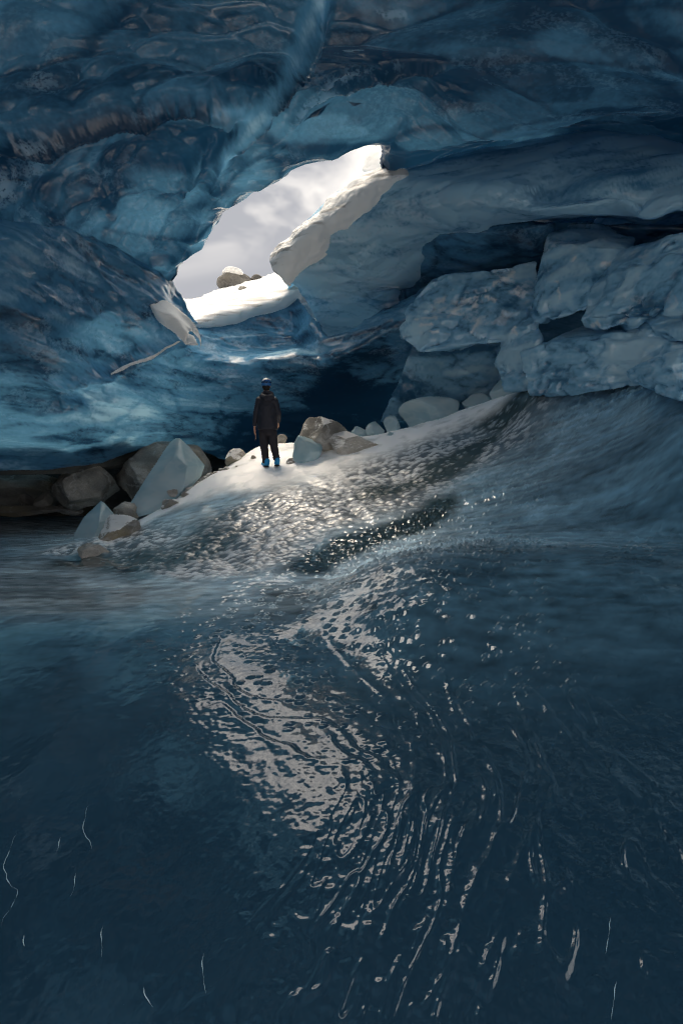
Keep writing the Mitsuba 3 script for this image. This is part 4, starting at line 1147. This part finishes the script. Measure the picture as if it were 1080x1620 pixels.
def hand(w, out, down, side):
    """A relaxed hand: palm, four curled fingers of different lengths and a thumb from the side."""
    r = []
    palm = w + down * 0.085
    r.append([(w, (0.024, 0.03, 0.024)), (palm, (0.018, 0.038, 0.03))])
    fw = np.array([0, 1.0, 0])
    for i, (ln, off) in enumerate(((0.070, 0.030), (0.080, 0.010), (0.074, -0.011), (0.058, -0.030))):
        a = palm + fw * off + down * 0.02
        b_ = a + down * ln * 0.55 + side * 0.006
        c = b_ + down * ln * 0.45 + side * 0.022
        r.append([(a, 0.0105), (b_, 0.0095), (c, 0.008)])
    a = w + down * 0.035 + fw * 0.026
    r.append([(a, 0.013), (a + fw * 0.030 + down * 0.030, 0.0115), (a + fw * 0.036 + down * 0.062 + side * 0.01, 0.009)])
    return r


dnL = (wL - eL) / np.linalg.norm(wL - eL) * 0.4 + np.array([0.02, 0, -0.6])
dnL /= np.linalg.norm(dnL)
dnR = (wR - eR) / np.linalg.norm(wR - eR)
hands = hand(wL + dnL * 0.01, None, dnL, np.array([1.0, 0, 0])) + hand(wR, None, dnR, np.array([-1.0, 0, 0]))
face = [[(head + [-0.02, 0.085, -0.015], 0.02), (head + [-0.022, 0.108, -0.03], 0.012)], [(head + [-0.075, 0.0, -0.02], (0.014, 0.022, 0.03)), (head + [-0.08, -0.01, -0.01], (0.012, 0.02, 0.03))],
        [(head + [0.075, 0.0, -0.02], (0.014, 0.022, 0.03)), (head + [0.08, -0.01, -0.01], (0.012, 0.02, 0.03))], [(head + [-0.01, 0.06, -0.08], 0.03), (head + [-0.012, 0.08, -0.085], 0.022)]]
part(person, 'body', ply(bones(chains + hands + face, 0.012, 4), 'skin', smooth=True))
jac = [[(pp(421.5, 626), (0.085, 0.085, 0.06)), (pp(421.8, 636), (0.17, 0.115, 0.06)), (chest, (0.205, 0.135, 0.10)), (waist, (0.205, 0.14, 0.10)), (pp(422.8, 678), (0.215, 0.15, 0.055)), (pp(423, 680.5), (0.215, 0.15, 0.03))],
       [(pp(418, 639), 0.09), (sL, 0.085), (eL, 0.068), (wL - dnL * 0.035, 0.047)], [(pp(426, 639), 0.09), (sR, 0.085), (eR, 0.068), (wR - dnR * 0.035, 0.047)]]
part(person, 'jacket', ply(bones(jac, 0.016, 8, 3, 0.012, 9), 'jacket_cloth', smooth=True))
hood = [[(pp(415.5, 629, -0.03), 0.062), (pp(422, 631.5, -0.13), 0.062), (pp(430, 631, -0.09), 0.065), (pp(429, 624.5, 0.02), 0.05)], [(pp(416, 625, 0.0), 0.045), (pp(421, 622.5, -0.075), 0.04), (pp(428, 624.5, -0.04), 0.05)],
        [(pp(422, 634.5, -0.12), 0.05), (pp(428, 634, -0.11), 0.05)]]
part(person, 'hood', ply(bones(hood, 0.014, 6, 8, 0.010, 12), 'jacket_cloth', smooth=True))
tro = [[(pp(423.4, 680), (0.175, 0.12, 0.06)), (pp(423.5, 687), (0.175, 0.12, 0.07))], [(pp(416.8, 686), (0.105, 0.11, 0.09)), (kL, (0.085, 0.09, 0.08)), (pp(420.0, 727, 0.0), (0.072, 0.085, 0.05)), (pp(420.6, 733), (0.075, 0.085, 0.03))],
       [(pp(430.0, 686), (0.105, 0.11, 0.09)), (kR, (0.085, 0.09, 0.08)), (pp(436.6, 723, 0.0), (0.070, 0.085, 0.05)), (pp(437.2, 728), (0.073, 0.085, 0.03))]]
part(person, 'trousers', ply(bones(tro, 0.016, 6, 5, 0.012, 10), 'trouser_cloth', smooth=True))
for (ax, ay), tx in (((421.6, 735.5), -0.09), ((437.8, 730.5), -0.03)):
    c = pp(ax, ay)
    g0 = ground(c[0], c[1])
    c = np.array([c[0], c[1], max(g0 + 0.085, c[2] - 0.03)])
    bt = bones([[(c + [0.02, -0.05, 0.03], 0.058), (c + [0.01, -0.05, -0.03], 0.056)], [(c + [0.01, -0.04, -0.025], 0.055), (c + [tx, 0.14, -0.035], 0.045)]], 0.014, 3)
    b_ = part(person, 'boot', ply(bt, 'boot_blue', smooth=True))
    so = bones([[(c + [0.01, -0.07, -0.085], (0.055, 0.055, 0.016)), (c + [tx * 0.6, 0.10, -0.085], (0.05, 0.055, 0.016)), (c + [tx, 0.15, -0.08], (0.042, 0.045, 0.016))]], 0.012, 2)
    part(b_, 'sole', ply(so, 'sole_rubber', smooth=True))
hc = head + np.array([0.0, 0.0, 0.035])
s = trimesh.creation.icosphere(subdivisions=4)
v = np.array(s.vertices)
shell = v * [0.100, 0.125, 0.118]
shell[:, 2] = np.maximum(shell[:, 2], -0.045 + 0.02 * v[:, 1])
s.vertices = shell * (1 + 0.012 * np.cos(6 * np.arctan2(v[:, 0], v[:, 1])) * np.clip(v[:, 2], 0, 1))[:, None] + hc
h_ = part(person, 'helmet', ply(s, 'helmet_blue', smooth=40))
s2 = trimesh.creation.icosphere(subdivisions=4)
v = np.array(s2.vertices)
v2 = v * [0.098, 0.123, 0.116]
v2[:, 2] = np.maximum(v2[:, 2], 0.062 + 0.02 * v[:, 0])
s2.vertices = v2 * 1.035 + hc + [0, 0, 0.0015]
part(h_, 'crown_panel', ply(s2, 'helmet_white', smooth=40))
a_ = np.linspace(0, 2 * np.pi, 49)[:-1]
ring = np.stack([0.103 * np.cos(a_), 0.128 * np.sin(a_), 0.030 + 0.012 * np.sin(a_)], -1) + hc
band = np.stack([ring + [0, 0, -0.011], ring * 1.0 + (ring - hc) * [0.04, 0.04, 0], ring + [0, 0, 0.011]], 1)
band = np.concatenate([band, band[:1]])
part(h_, 'headlamp_strap', ply(mesh(band, gridfaces(len(band), 3)), 'strap_black', smooth=True))
part(person, 'hair', ply(bones([[(head + [0, -0.03, -0.02], (0.084, 0.085, 0.05)), (head + [0, -0.025, -0.075], (0.07, 0.07, 0.035))]], 0.016, 3), 'hair_dark', smooth=True))
lg = trimesh.creation.box((0.035, 0.012, 0.016))
lg.apply_translation(pp(436.0, 630.5, -0.105))
part(person, 'shoulder_logo', ply(lg, 'logo_white'))
